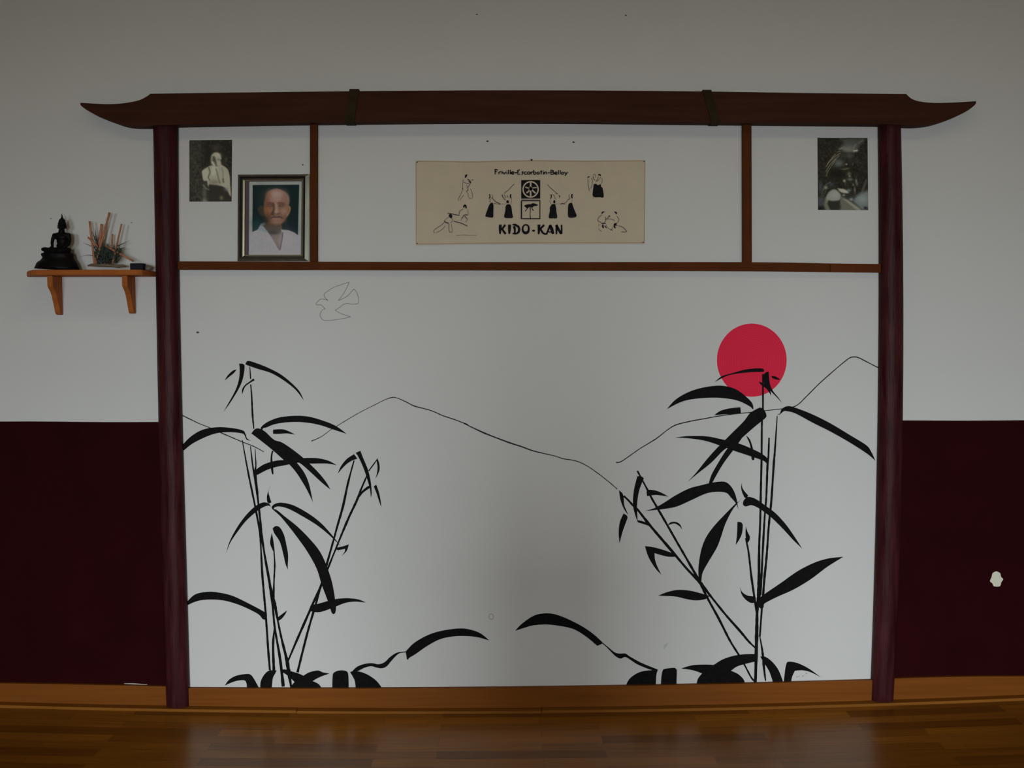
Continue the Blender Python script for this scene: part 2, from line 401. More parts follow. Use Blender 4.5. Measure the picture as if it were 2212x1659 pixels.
leaf(b1,A_,[(1165,1180),(1150,1260),(1160,1360),(1165,1465)],[(1165,1465),(1145,1450),(1130,1350),(1132,1250),(1145,1185)])
leaf(b1,B_,[(1145,725),(1165,830),(1180,955)],[(1168,955),(1125,850),(1145,725)])
leaf(b1,B_,[(1130,155),(1105,230),(1120,300),(1140,360)],[(1140,360),(1115,372),(1090,350),(1090,270),(1130,155)])
leaf(b1,B_,[(600,965),(640,830),(730,660),(840,510),(950,405),(1040,362),(1110,375),(1130,410)],[(1130,410),(1100,400),(1040,420),(950,480),(830,590),(730,720),(650,840),(600,965)])
leaf(b1,B_,[(1140,415),(1180,380),(1260,365),(1400,395),(1560,480),(1700,580),(1820,700),(1970,885)],[(1970,885),(1830,750),(1680,630),(1500,520),(1350,440),(1240,410),(1180,420),(1160,450),(1140,415)])
leaf(b1,B_,[(1155,445),(1200,450),(1300,530),(1450,650),(1600,800),(1720,950),(1800,1120),(1860,1300),(1890,1450),(1902,1532),(1912,1602),(1904,1677),(1882,1697)],[(1882,1697),(1860,1677),(1842,1622),(1800,1500),(1740,1340),(1680,1150),(1570,950),(1450,780),(1350,650),(1250,530),(1155,445)])
leaf(b1,B_,[(1155,670),(1190,645),(1240,660),(1290,750),(1325,900),(1340,1000),(1335,1120),(1340,1165)],[(1340,1165),(1310,1100),(1280,970),(1240,830),(1175,730),(1155,670)])
leaf(b1,B_,[(100,1580),(130,1550),(230,1460),(380,1430),(520,1440),(680,1480),(850,1560),(1042,1662),(1067,1692)],[(1067,1692),(1082,1742),(1062,1762),(1032,1752)],[(1032,1752),(1002,1712),(942,1672),(772,1592),(592,1537),(442,1522),(300,1530),(200,1560),(120,1600)])
leaf(b1,C_,[(765,470),(830,420),(885,380)],[(885,380),(860,430),(820,480),(780,505)],[(780,505),(760,495)])
stem(b1,[(882,175),(888,260),(892,325)],[1.2,2.2,2],A_); stem(b1,[(893,390),(905,530),(915,750),(930,920)],[2,2.8,3.2,2.4],A_)
stem(b1,[(523.2,950.8),(535.9,1020),(550,1088.7),(560.8,1146.6),(563.5,1182.8),(566.3,1237),(570.8,1291),(573,1315),(575.7,1351),(579.3,1403.7),(583,1448)],[1.5,3.2,3.4,4,3,4,4,4,4,4,4.2])
stem(b1,[(540.9,963.4),(546.4,1009.5),(553.6,1049.3),(558,1086.9),(562.6,1128.5),(566.3,1164.7),(573.5,1209.9),(582.5,1260.5),(589.3,1313.3),(593.8,1358.5),(604.7,1421.8),(611.9,1483.3)],[1.5,3,5,3.4,4,4,4,5,4,4,4.6,6])
stem(b1,[(550.9,968),(552.7,1004),(551.8,1022),(558,1086)],[1,2.4,4,3])
stem(b1,[(591.6,1190),(593.4,1218.9),(591.9,1255),(590.7,1291.3)],[2,3,3,4])
stem(b1,[(584,1268),(588,1285),(593.8,1307.9),(600,1340.4),(608.3,1380),(619,1423.6),(623.7,1452.5),(629,1484.5)],[4,6,6,3.4,4,6,7,3.5])
stem(b1,[(592.9,1353),(589.8,1394.7),(591.6,1448)],[2,4.5,5])
# leaning pair of stems
b2 = holder('bamboo', mur); b2['label'] = 'leaning painted bamboo to the right of the tall left one'
leaf(b2,E_,[(495,1015),(530,930),(600,840),(690,780)],[(690,780),(730,835)],[(730,835),(670,855),(600,900),(540,960),(495,1015)])
leaf(b2,E_,[(708,765),(765,740)],[(765,740),(800,830),(850,950),(880,1060),(895,1160),(900,1250),(890,1300)],[(890,1300),(880,1200),(850,1090),(800,940),(740,810),(708,765)])
leaf(b2,E_,[(965,825),(990,890),(995,960),(975,1020),(945,1075)],[(945,1075),(965,1000),(970,930),(958,850)])
leaf(b2,E_,[(925,1165),(955,1145)],[(955,1145),(985,1230),(1005,1320),(1015,1415)],[(1015,1415),(985,1330),(955,1240),(925,1165)])
leaf(b2,E_,[(885,1155),(850,1165),(790,1215),(755,1255),(735,1310)],[(735,1310),(760,1290),(800,1240),(885,1180)])
leaf(b2,B_,[(1910,905),(2000,885),(2065,862)],[(2065,862),(2040,940),(1980,1000)],[(1980,1000),(2015,950),(2020,915)],[(2020,915),(1950,930),(1910,925)])
leaf(b2,C_,[(1150,385),(1180,320),(1260,300),(1400,260),(1500,240),(1620,235),(1740,250),(1825,285)],[(1825,285),(1700,275),(1580,290),(1440,345),(1300,395),(1220,400),(1150,385)])
stem(b2,[(865,980),(910,920),(965,845)],[2,2.4,2],E_)
stem(b2,[(764.8,994.6),(752,1042.5),(741,1093),(727.7,1140),(721.8,1162),(705.5,1220),(693.3,1262.7),(673.4,1309.7),(640.8,1383.8),(621,1430.8)],[2,4,4.4,4,3.4,4,3,4.4,4.4,3])
stem(b2,[(791.9,1029),(779.2,1058.8),(770.2,1082.3),(755.7,1113),(744,1140),(731.7,1170),(709,1226),(695,1262),(679.7,1313),(662.5,1373),(642.6,1452.5)],[3,3.6,4.5,4,4.4,3,3.6,3,4,4,4.4])
# ground plants at the foot
g1 = holder('ground_leaves', mur); g1['label'] = 'stumpy painted leaves and stones at the foot of the left bamboo'
leaf(g1,C_,[(140,1280),(190,1210),(280,1160),(400,1140),(450,1150),(490,1200),(545,1300)],[(545,1310),(405,1310)],[(405,1300),(400,1250),(375,1215),(290,1220),(200,1250),(140,1280)])
leaf(g1,C_,[(565,1310),(570,1230),(610,1150),(670,1100),(760,1098)],[(760,1098),(740,1140),(715,1190),(700,1310)])
leaf(g1,C_,[(800,1105),(850,1085),(940,1110),(1010,1130),(1080,1160)],[(1080,1160),(1150,1120),(1250,1098),(1310,1120),(1390,1135)],[(1390,1135),(1290,1170),(1230,1200),(1190,1225)],[(1190,1225),(1260,1260),(1300,1312)],[(1300,1312),(930,1312)],[(930,1312),(945,1270),(975,1235)],[(975,1235),(900,1165),(850,1130),(800,1105)])
leaf(g1,C_,[(1425,1315),(1430,1160),(1450,1120),(1510,1098),(1580,1102),(1612,1130),(1620,1220),(1620,1315)],name='stone')
leaf(g1,C_,[(1640,1120),(1660,1110),(1750,1112),(1850,1150),(1950,1220),(2025,1315)],[(2025,1315),(1705,1315)],[(1705,1305),(1690,1210),(1640,1120)],name='stone')
leaf(g1,D_,[(330,950),(390,890),(480,855),(570,845),(650,858),(720,835),(790,770),(870,720),(975,705)],[(975,714),(890,732),(810,810),(750,880),(690,905),(620,895),(560,880),(480,900),(400,940),(330,950)],name='stem')
leaf(g1,D_,[(975,705),(1080,600),(1250,505),(1420,455),(1620,430),(1750,445),(1870,490),(1972,572)],[(1972,572),(1840,535),(1700,520),(1540,525),(1380,560),(1230,640),(1100,730),(1020,780),(1005,802)],[(1005,802),(990,800)],[(990,800),(975,705)])

# bamboo under the red sun
b3 = holder('bamboo', mur); b3['label'] = 'tall painted bamboo below the red sun'
leaf(b3,K_,[(825,610),(880,565),(960,540),(1080,508),(1190,500),(1218,512),(1215,528)],[(1215,528),(1130,530),(1020,540),(940,555),(880,580),(825,610)])
leaf(b3,K_,[(1210,560),(1230,535),(1255,525)],[(1255,525),(1265,620),(1290,680),(1330,730),(1362,775)],[(1362,775),(1318,728),(1280,690),(1242,655),(1218,615),(1210,560)])
leaf(b3,K_,[(1178,605),(1230,630),(1268,680),(1276,718)],[(1276,718),(1240,665),(1195,632),(1178,605)])
leaf(b3,K_,[(1275,562),(1310,565),(1350,590)],[(1350,590),(1320,590),(1290,580),(1275,562)])
leaf(b3,K_,[(445,825),(520,745),(640,680),(780,645),(900,640),(1000,670),(1080,730),(1125,780),(1135,830)],[(1135,830),(1100,800),(1000,755),(860,735),(720,738),(600,755),(520,785),(445,825)])
leaf(b3,K_,[(820,875),(870,840),(940,820),(1030,810)],[(1035,858),(960,865),(880,868),(820,875)])
leaf(b3,K_,[(1185,812),(1110,855),(1060,920),(960,1020),(900,1080),(840,1140),(760,1230),(680,1330),(615,1400)],[(615,1400),(700,1330),(800,1250),(900,1150),(1000,1090),(1070,1030),(1150,960),(1225,900),(1237,870),(1215,825),(1185,812)])
leaf(b3,K_,[(1040,1060),(975,1150),(900,1250),(840,1350),(805,1415)],[(805,1415),(780,1415)],[(780,1415),(800,1350),(850,1260),(920,1150),(1000,1060)])
leaf(b3,K_,[(510,1050),(620,1040),(760,1042),(880,1065),(1020,1100),(1120,1140),(1200,1180),(1250,1225),(1245,1275)],[(1245,1275),(1220,1240),(1110,1200),(990,1160),(880,1120),(760,1080),(640,1060),(510,1050)])
leaf(b3,K_,[(1075,1035),(1105,1065),(1128,1130),(1130,1160)],[(1115,1160),(1105,1100),(1075,1035)])
leaf(b3,K_,[(1118,1190),(1136,1195),(1141,1225),(1130,1232),(1120,1222)])
leaf(b3,K_,[(1325,865),(1345,862),(1360,825),(1400,803),(1450,808),(1600,865),(1750,940),(1900,1030),(2030,1110),(2070,1160),(2105,1235)],[(2105,1235),(2040,1180),(1900,1090),(1750,1005),(1600,930),(1470,860),(1390,840),(1365,850),(1340,870),(1325,865)])
leaf(b3,G_,[(515,685),(620,655),(740,590),(880,500),(1050,415),(1200,375),(1330,345),(1460,335),(1530,375),(1580,450),(1610,540),(1620,600),(1632,660)],[(1632,660),(1600,590),(1540,520),(1490,470),(1390,455),(1250,475),(1080,550),(900,630),(750,660),(620,675),(515,685)])
leaf(b3,I_,[(675,240),(690,310),(755,390)],[(755,390),(735,415),(710,415)],[(710,415),(680,350),(670,290),(675,240)])
leaf(b3,I_,[(690,490),(700,450),(740,410),(790,410),(860,440),(960,510),(1080,600),(1200,730),(1300,870),(1400,1025)],[(1400,1025),(1300,930),(1180,800),(1050,670),(950,590),(860,530),(790,505),(730,520),(700,510),(690,490)])
leaf(b3,I_,[(672,425),(640,460),(600,490),(500,590),(350,750),(250,890),(190,1050),(160,1250),(165,1400),(180,1420)],[(195,1410),(210,1310),(280,1180),(380,1010),(430,880),(480,730),(560,570),(620,490),(672,425)])
leaf(b3,I_,[(625,705),(670,710),(690,740)],[(690,740),(680,840),(650,910),(605,978)],[(605,978),(620,850),(625,705)])
leaf(b3,I_,[(725,760),(745,820),(775,880)],[(775,880),(770,920),(750,950),(735,950)],[(735,950),(722,860),(725,760)])
leaf(b3,I_,[(905,1600),(960,1560),(1150,1430),(1350,1290),(1550,1190),(1720,1140),(1890,1122)],[(1890,1122),(1700,1240),(1500,1390),(1300,1510),(1100,1600),(973,1664),(942,1690),(936,1727),(905,1737),(880,1715),(880,1627),(905,1600)])
leaf(b3,J_,[(1322,122),(1340,170),(1390,205),(1455,215)],[(1460,275),(1420,275),(1370,240),(1335,190),(1322,122)])
stem(b3,[(1648,808),(1648,884.5),(1645.9,915),(1645.2,985.6),(1643.7,1054),(1642.2,1126.6),(1640,1180.8),(1639.5,1253),(1639,1289.3),(1635.7,1319),(1634.5,1375.6),(1631.8,1475)],[3,3.6,3.4,3.6,4,4,4.2,5.6,7,5,6.5,5])
stem(b3,[(1661.4,945.6),(1659.8,988),(1658,1005.4),(1655.4,1072),(1651.8,1117.5),(1648.2,1180.8),(1645.5,1235),(1642.8,1285.7)],[3,3.4,4,3.4,3.4,4,4,4])
stem(b3,[(1679,898.6),(1673.9,973.8),(1671.7,1000),(1666.3,1081.4),(1660.8,1135.6),(1656.3,1198.9),(1651.8,1244),(1648.5,1285),(1645.8,1314.6),(1641.3,1375.6)],[1.6,3.6,4,4,4,4,4.5,4,4,3])
stem(b3,[(1611,1162.7),(1617.4,1195.3),(1622.9,1244),(1630,1293),(1635.7,1330)],[3,3.4,4,4,3.6])
stem(b3,[(1641.3,1374),(1647,1407.3),(1650.4,1443.4),(1653.8,1471)],[1.5,4,4.6,2])
b4 = holder('bamboo', mur); b4['label'] = 'small slanting painted bamboo left of the tall right one'
leaf(b4,G_,[(205,435),(250,480),(262,540),(270,620),(320,735)],[(320,735),(270,670),(225,560),(205,435)])
leaf(b4,G_,[(425,270),(470,270),(500,295),(490,320)],[(490,320),(450,430),(430,530),(420,650),(430,820)],[(430,820),(395,720),(372,600),(385,430),(425,270)])
leaf(b4,G_,[(260,715),(300,740),(308,770)],[(308,770),(270,870),(240,960),(213,1070)],[(213,1070),(202,950),(215,820),(260,715)])
leaf(b4,G_,[(535,455),(560,432),(640,440),(720,470),(798,515)],[(798,515),(700,498),(620,495),(540,508)],[(540,508),(535,455)])
leaf(b4,G_,[(785,858),(820,822),(880,815),(935,845),(962,910)],[(962,910),(925,865),(870,835),(820,845),(785,858)])
leaf(b4,G_,[(515,1105),(600,1115),(720,1145),(890,1205)],[(885,1232),(800,1232),(720,1215),(630,1188)],[(630,1188),(635,1260),(660,1340),(713,1448)],[(713,1448),(640,1370),(560,1240),(515,1105)])
leaf(b4,G_,[(425,795),(480,805),(560,835),(590,865)],[(560,862),(500,842),(430,820)])
leaf(b4,J_,[(540,207),(620,175),(720,153),(830,158),(930,180),(1030,210)],[(1030,210),(990,240),(900,252),(810,240),(700,215),(540,207)])
stem(b4,Z(*G_,[(425,205),(470,290),(550,440),(600,540),(650,625),(780,850),(900,1060),(1050,1320)])+[(1512,1258),(1528.3,1292),(1553,1337),(1575.8,1382),(1596,1415),(1609.7,1439),(1623,1463.8),(1631,1472)],[3,3,3.6,4,4,4,4,4.4,5,4,4.4,4,3.6,3,3,4])
stem(b4,Z(*G_,[(262,505),(320,560),(370,615),(425,665),(530,800),(620,910),(740,1050),(860,1190),(1020,1380)])+[(1512,1258),(1535,1287.5),(1566.7,1327),(1598.4,1363),(1616.5,1384.7),(1631,1399)],[3.4,3.6,4,4,5,4.6,5,5,4,6,4,4,4.6,4,3])
g2 = holder('ground_leaves', mur); g2['label'] = 'stumpy painted leaves and stones at the foot of the right bamboo'
leaf(g2,F_,[(182,457),(260,375),(380,290),(480,255),(600,250),(720,280),(860,340),(1000,415),(1120,500),(1225,595)],[(1225,595),(1222,610)],[(1222,610),(1163,637)],[(1163,637),(1060,550),(960,480),(860,430),(720,400),(560,382),(400,392),(280,425),(182,457)])
leaf(g2,F_,[(1215,590),(1290,650),(1370,715),(1430,730),(1500,730),(1560,770),(1700,845),(1885,920)],[(1885,932),(1800,922),(1650,862),(1560,805),(1495,770),(1440,790),(1380,760),(1320,700),(1260,640),(1215,605)],name='stem')
leaf(g2,F_,[(1507,1105),(1550,1030),(1640,965),(1740,935),(1885,925)],[(1885,925),(1868,990),(1862,1112)],[(1862,1112),(1500,1115)],name='stone')
leaf(g2,F_,[(1922,1112),(1930,1000),(1945,930),(1975,912),(2080,900),(2105,915),(2113,940),(2108,1112)],name='stone')
leaf(g2,J_,[(760,903),(870,872),(1000,866),(1070,870)],[(1070,870),(1150,820),(1250,785),(1360,768),(1470,765)],[(1470,835)],[(1470,835),(1370,860),(1290,885),(1235,925)],[(1235,925),(1300,955),(1350,1000),(1368,1040)],[(1368,1050),(908,1055)],[(908,1045),(920,1000),(960,950)],[(960,950),(870,920),(760,903)])
leaf(g2,J_,[(1515,790),(1560,790),(1630,840),(1690,920),(1735,1035)],[(1735,1035),(1635,1038)],[(1635,1030),(1600,930),(1550,850),(1515,790)])
leaf(g2,J_,[(1740,1032),(1755,900),(1770,845)],[(1770,845),(1800,838),(1880,855),(1980,905),(2095,988)],[(2095,988),(2000,940),(1920,920),(1845,925)],[(1845,925),(1820,980),(1808,1034)])
# pencilled bird outline
Bd=(640,580,11.06)
bird = [
 [(755,765),(720,745),(600,730),(560,745),(500,800),(470,850),(490,870),(560,865),(610,885),(690,965)],
 [(690,965),(630,985),(590,1040),(570,1110),(600,1190),(680,1240),(860,1235),(1080,1200),(1230,1175),(1300,1150)],
 [(1300,1150),(1150,1110),(1000,1040),(930,995)],[(930,995),(1020,940),(1130,860),(1210,835),(1330,850),(1475,840)],
 [(1475,840),(1490,780),(1480,680),(1430,550),(1370,490)],[(1370,490),(1280,600),(1170,690),(1010,765)],
 [(1000,765),(1100,640),(1190,490),(1265,325)],[(1265,325),(1120,370),(900,450),(750,540),(680,590),(665,640),(690,700),(755,765)]]
o = multi('bird_sketch', [stroke(Z(*Bd, b), 1.25, 6, 0.2) for b in bird], 0.0, 0.0005, PENCIL, mur, label='grey pencil outline of a flying bird')
Sg=(1700,1400,20.74)
sig = [[(415,1300),(445,1265),(470,1310)],[(480,1290),(500,1320)],[(520,1260),(550,1250),(545,1280)],[(585,1185),(605,1210)],[(690,1245),(725,1230),(700,1270),(735,1280)],[(770,1215),(790,1240)],[(835,1110),(850,1150)],[(860,1130),(885,1160),(890,1120)],[(925,1110),(945,1130)]]
multi('signature', [stroke(Z(*Sg, s), 0.8, 4) for s in sig], 0.0, 0.0005, PENCIL, mur)

# ------------------------------------------------------------------ gate of posts, beam and laths
gate = thing('gate_frame', P(1146, 1535), 'dark red wooden gate frame of two posts under an upcurved beam', 'gate frame')
def post(name, lpts, rpts, label):
    """half-round post against the wall; left and right silhouettes traced at several heights"""
    n = 60; D = 0.049
    ylo, yhi = lpts[0][0], lpts[-1][0]
    V, F = [], []; m = 18
    ysamp = np.linspace(ylo, yhi, n)
    cl = np.polyfit([p[0] for p in lpts], [p[1] for p in lpts], 3); cr = np.polyfit([p[0] for p in rpts], [p[1] for p in rpts], 3)
    for yv in ysamp:
        a = P(np.polyval(cl, yv), yv, 0.006); b = P(np.polyval(cr, yv), yv, 0.006)
        c = (a.x+b.x)/2; r = (b.x-a.x)/2; z = (a.z+b.z)/2
        wob = 0.0006*math.sin(yv*0.05)
        for k in range(m+1):
            t = math.pi*k/m
            V.append((c-(r)*math.cos(t)*(abs(math.cos(t))**-0.0), -0.0065-(D-0.0065+wob)*math.sin(t)**0.85, z))
        V.append((c+r, -0.0005, z)); V.append((c-r, -0.0005, z))
    w_ = m+3
    for i in range(n-1):
        for k in range(w_):
            a = i*w_+k; b = i*w_+(k+1) % w_
            F.append((a, b, b+w_, a+w_))
    F.append(tuple(range(w_))); F.append(tuple(range((n-1)*w_, n*w_)))
    o = fixn(mesh(name, V, F, POSTM, gate, smooth=True, label=label))
    bb = bevel(o, 0.003, 2); 
    return o
# traced silhouettes: (row, column)
post('post', [(262,331.5),(470,336),(820,341.5),(911,343.5),(1200,351),(1490,359.5),(1524.5,361)], [(262,385.5),(585,387.5),(911,394),(1200,402),(1487,411),(1524.5,410)], 'left post, scuffed')
post('post', [(262,1896.5),(585,1898),(900,1897.5),(1200,1889.5),(1470,1881),(1510.5,1880.5)], [(262,1944),(585,1948.5),(900,1949.5),(1200,1941),(1480,1930),(1510.5,1928)], 'right post, scuffed')
BDp = 0.062
top = [(174,222)] + Z(140,170,3.3515,[(300,184),(420,178),(530,158),(590,130),(620,108)])
straight_top = [(325,202.5),(500,200),(755,197),(950,195.5),(1106,195),(1300,195.5),(1518,197.5),(1750,201),(1957,203)]
rt_ = Z(1480,170,3.3515,[(1600,110),(1640,145),(1700,165),(1800,175),(1950,172),(2098,163)])
tipr = [(2108.5,219)]
botr = Z(1480,170,3.3515,[(2098,190),(2030,240),(1930,285),(1800,325),(1680,338),(1560,334)])
bot = [(1900,267.5),(1700,266),(1500,264),(1300,262),(1106,261),(900,262),(755,263.5),(560,266),(400,269),(330,271)]
botl = Z(140,170,3.3515,[(620,343),(450,338),(330,303),(200,250),(120,198)])
poly = outline([top, straight_top, rt_+tipr, [tipr[0]]+botr, bot, botl+[(174,222)]], 5)
v_, f_ = prism_vf(poly, 0.002, BDp)
beam = mesh('crossbeam', v_, f_, BEAMM, gate)
# close the back too (solid board)
nb = len(poly)
beam.data.update(); bevel(beam, 0.002, 2)
for (q, nm) in [([(755,192),(775,192),(765,264.5),(744,264.5)], 'a'), ([(1518,194),(1536.5,194),(1557,265.5),(1537,265.5)], 'b')]:
    prism('band', q, 0.002, BDp+0.005, BANDM, beam)
LD = 0.020
def lathbar(name, tops, bots, m, d=LD):
    return bevel(prism(name, outline([tops, bots], 5), 0.0, d, m, gate), 0.001, 1)
lathbar('rail', [(384,564.5),(676,565.3),(1106,566),(1604,566.3),(1792.5,569)], [(1792.5,587.5),(1604,585.5),(1106,584),(676,583.2),(384,582.5)], LATH)
lathbar('rail', [(1793.5,569),(1905,570.3)], [(1905,588.7),(1793.5,587.5)], LATH2)
lathbar('divider', [(669.2,262),(685.5,262)], [(685.5,565),(669.2,565)], LATH, LD+0.001)
lathbar('divider', [(1604.5,262),(1623.5,262)], [(1624.5,566.5),(1605,566.5)], LATH, LD+0.001)

# ------------------------------------------------------------------ soft pictures (painted as colour values over a fine grid)
def grid_xy(w, h):
    return np.meshgrid(np.arange(w)+.5, np.arange(h)+.5)
class Pic:
    def __init__(s, w, h, base):
        s.w, s.h = w, h; s.a = np.ones((h, w, 3))*np.array(base, float); s.X, s.Y = grid_xy(w, h)
    def mask_poly(s, pts, soft=1.5):
        X, Y = s.X, s.Y; ins = np.zeros(X.shape, bool); dist = np.full(X.shape, 1e9)
        n = len(pts)
        for i in range(n):
            x1, y1 = pts[i]; x2, y2 = pts[(i+1) % n]
            c = ((y1 > Y) != (y2 > Y)); 
            xi = (x2-x1)*(Y-y1)/((y2-y1) if abs(y2-y1) > 1e-9 else 1e-9)+x1
            ins ^= c & (X < xi)
            dx, dy = x2-x1, y2-y1; L = dx*dx+dy*dy+1e-9
            t = np.clip(((X-x1)*dx+(Y-y1)*dy)/L, 0, 1)
            dist = np.minimum(dist, np.hypot(X-x1-t*dx, Y-y1-t*dy))
        sd = np.where(ins, -dist, dist)
        return np.clip(0.5-sd/(2*soft), 0, 1)
    def poly(s, pts, col, soft=1.5, op=1.0, smooth=True):
        if smooth: pts = outline([pts+[pts[0]]], 4)
        m = (s.mask_poly(pts, soft)*op)[..., None]; s.a = s.a*(1-m)+np.array(col, float)*m
    def ell(s, cx, cy, rx, ry, col, op=1.0, pw=2.0, ang=0):
        c, sn = math.cos(ang), math.sin(ang); dx, dy = s.X-cx, s.Y-cy
        u = (dx*c+dy*sn)/rx; v = (-dx*sn+dy*c)/ry
        m = (np.exp(-(u*u+v*v)**(pw/2))*op)[..., None]; s.a = s.a*(1-m)+np.array(col, float)*m
    def line(s, pts, wd, col, op=1.0):
        pts = crom(pts, 5)
        dist = np.full(s.X.shape, 1e9)
        for (x1, y1), (x2, y2) in zip(pts[:-1], pts[1:]):
            dx, dy = x2-x1, y2-y1; L = dx*dx+dy*dy+1e-9
            t = np.clip(((s.X-x1)*dx+(s.Y-y1)*dy)/L, 0, 1); dist = np.minimum(dist, np.hypot(s.X-x1-t*dx, s.Y-y1-t*dy))
        m = (np.exp(-(dist/wd)**2)*op)[..., None]; s.a = s.a*(1-m)+np.array(col, float)*m
    def noise(s, amp, k=3, stretch=1):
        n = rng.normal(size=(s.h//k+2, s.w//k+2)); n = np.kron(n, np.ones((k*stretch, k)))[:s.h, :s.w]
        for _ in range(2): n = (n+np.roll(n, 1, 0)+np.roll(n, 1, 1)+np.roll(n, -1, 0)+np.roll(n, -1, 1))/5
        s.a = s.a*(1+amp*n[..., None])
PICM = bpy.data.materials.new('photographic_print'); PICM.use_nodes = True
_nt = PICM.node_tree; _b = _nt.nodes['Principled BSDF']; _at = _nt.nodes.new('ShaderNodeAttribute'); _at.attribute_name = 'print_colour'
_nt.links.new(_at.outputs['Color'], _b.inputs['Base Color']); _b.inputs['Roughness'].default_value = 0.5; _b.inputs['Specular IOR Level'].default_value = 0.06
def pic_mesh(name, pic, c00, c10, c11, c01, light, parent=None, conv=None, label=None, d=0.0015):
    """c.. corners as world points (top-left, top-right, bottom-right, bottom-left)"""
    w, h = pic.w, pic.h
    c00, c10, c11, c01 = map(np.array, (c00, c10, c11, c01))
    u = np.linspace(0, 1, w)[None, :, None]; vv = np.linspace(0, 1, h)[:, None, None]
    Pm = (c00*(1-u)+c10*u)*(1-vv)+(c01*(1-u)+c11*u)*vv
    V = [Vector(p) for p in Pm.reshape(-1, 3)]
    F = [(j*w+i, (j+1)*w+i, (j+1)*w+i+1, j*w+i+1) for j in range(h-1) for i in range(w-1)]
    o = mesh(name, V, F, PICM, parent, label=label)
    a = np.clip(pic.a, 0, 255)/255; a = np.where(a <= 0.04045, a/12.92, ((a+0.055)/1.055)**2.4)/light
    a = np.clip(a, 0, 0.9)
    at = o.data.color_attributes.new('print_colour', 'FLOAT_COLOR', 'POINT')
    buf = np.ones((w*h, 4), np.float32); buf[:, :3] = a.reshape(-1, 3); at.data.foreach_set('color', buf.ravel())
    return o
LIGHT_HI = 0.35       # how bright the photo shows a pure white at the height of the pictures
PAPER = mat('white_photo_paper', (0.70, 0.71, 0.70), 0.6, 0.3)

# left print, region 400,295 scale 11.06 -> print spans u 95..1115, v 85..1555
def left_print():
    W_, H_ = 92, 132; k = 92/1020
    q = lambda pts: [((u-95)*k, (v-80)*k) for u, v in pts]
    p = Pic(W_, H_, (38, 37, 30))
    for i in range(5):
        p.line(q([(150+i*55, 60), (150+i*55, 1600)]), 1.6, (52, 52, 46), .5)
    p.poly(q([(95,80),(370,80),(380,1600),(95,1600)]), (52, 50, 42), 2, .55, False)
    p.noise(0.16, 3)
    p.poly(q([(480,60),(1130,60),(1130,700),(900,650),(560,600),(470,400)]), (30, 28, 24), 5, .75)
    for _ in range(26):
        x, y = random.uniform(560, 1100), random.uniform(100, 700); p.ell((x-95)*k, (y-80)*k, 2.2, 1.6, (62, 60, 52), .5, ang=random.random()*3)
    p.ell(*q([(740,270)])[0], 9, 7, (66, 62, 54), .6)
    p.ell(*q([(960,560)])[0], 4, 7, (70, 70, 58), .55)
    # robe
    p.poly(q([(400,820),(520,730),(640,680),(840,670),(960,730),(1020,800),(1060,950),(1075,1150),(1090,1400),(1040,1380),(1000,1300),(900,1200),(760,1180),(580,1190),(540,1100),(520,1040),(430,1030)]), (134, 132, 118), 1.2)
    p.poly(q([(400,820),(430,780),(520,760),(545,1000),(470,1050),(430,1000)]), (146, 146, 132), 2, .7)
    p.poly(q([(640,700),(760,730),(720,900),(620,900)]), (158, 160, 146), 3, .6)
    p.line(q([(560,740),(590,850),(550,960),(580,1030)]), 1.3, (74, 70, 60), .9)
    p.line(q([(730,760),(770,900),(810,1050),(830,1100)]), 1.4, (90, 86, 74), .8)
    p.line(q([(870,760),(900,850),(900,960)]), 1.3, (96, 92, 80), .6)
    p.line(q([(900,1000),(910,1080)]), 1.6, (60, 58, 50), .8)
    p.line(q([(540,1020),(545,1100),(570,1190)]), 2.0, (150, 148, 138), .8)
    # belt shadow and dark hakama
    p.poly(q([(570,1130),(760,1150),(900,1190),(960,1230),(1030,1330),(1060,1560),(510,1560),(500,1380),(530,1250)]), (40, 39, 33), 2)
    p.ell(*q([(690,1080)])[0], 13, 5, (88, 86, 74), .6)
    p.ell(*q([(460,1350)])[0], 5, 20, (92, 92, 82), .65); p.ell(*q([(470,1520)])[0], 6, 5, (120, 120, 112), .6)
    p.line(q([(430,1150),(500,1230),(560,1250)]), 1.6, (104, 100, 86), .7)
    p.ell(*q([(865,1450)])[0], 4, 4, (100, 98, 72), .8); p.ell(*q([(975,1250)])[0], 5, 4, (96, 96, 94), .6)
    # head, face in half shadow, long white beard
    p.poly(q([(625,440),(680,390),(760,380),(830,430),(862,520),(840,560),(850,640),(860,690),(760,720),(680,690),(620,650),(610,540)]), (128, 126, 112), 1.5)
    p.ell(*q([(760,440)])[0], 8, 5, (150, 148, 132), .8)
    p.poly(q([(655,470),(700,480),(740,600),(760,700),(730,690),(690,610),(650,560)]), (58, 54, 48), 1.5, .9)
    p.ell(*q([(625,560)])[0], 3, 8, (100, 98, 86), .6)
    p.ell(*q([(800,650)])[0], 6, 8, (140, 140, 128), .6)
    p.line(q([(640,600),(690,680)]), 1.2, (170, 166, 146), .7); p.line(q([(770,545),(830,555)]), 1.1, (76, 72, 60), .7)
    return p
pr = tag(thing('photo_print', P(455, 436), '', ''), 'black and white photo of a bearded person in white robe, pinned near the left post', 'photograph')
Cn = [(409.1,303.0),(501.4,302.0),(500.3,435.3),(409.1,435.6)]
prism('paper', [(x, y) for x, y in Cn], 0.0, 0.0012, PAPER, pr)
pic_mesh('printed_picture', left_print(), *[P(x, y, 0.0016) for x, y in Cn], LIGHT_HI, pr)

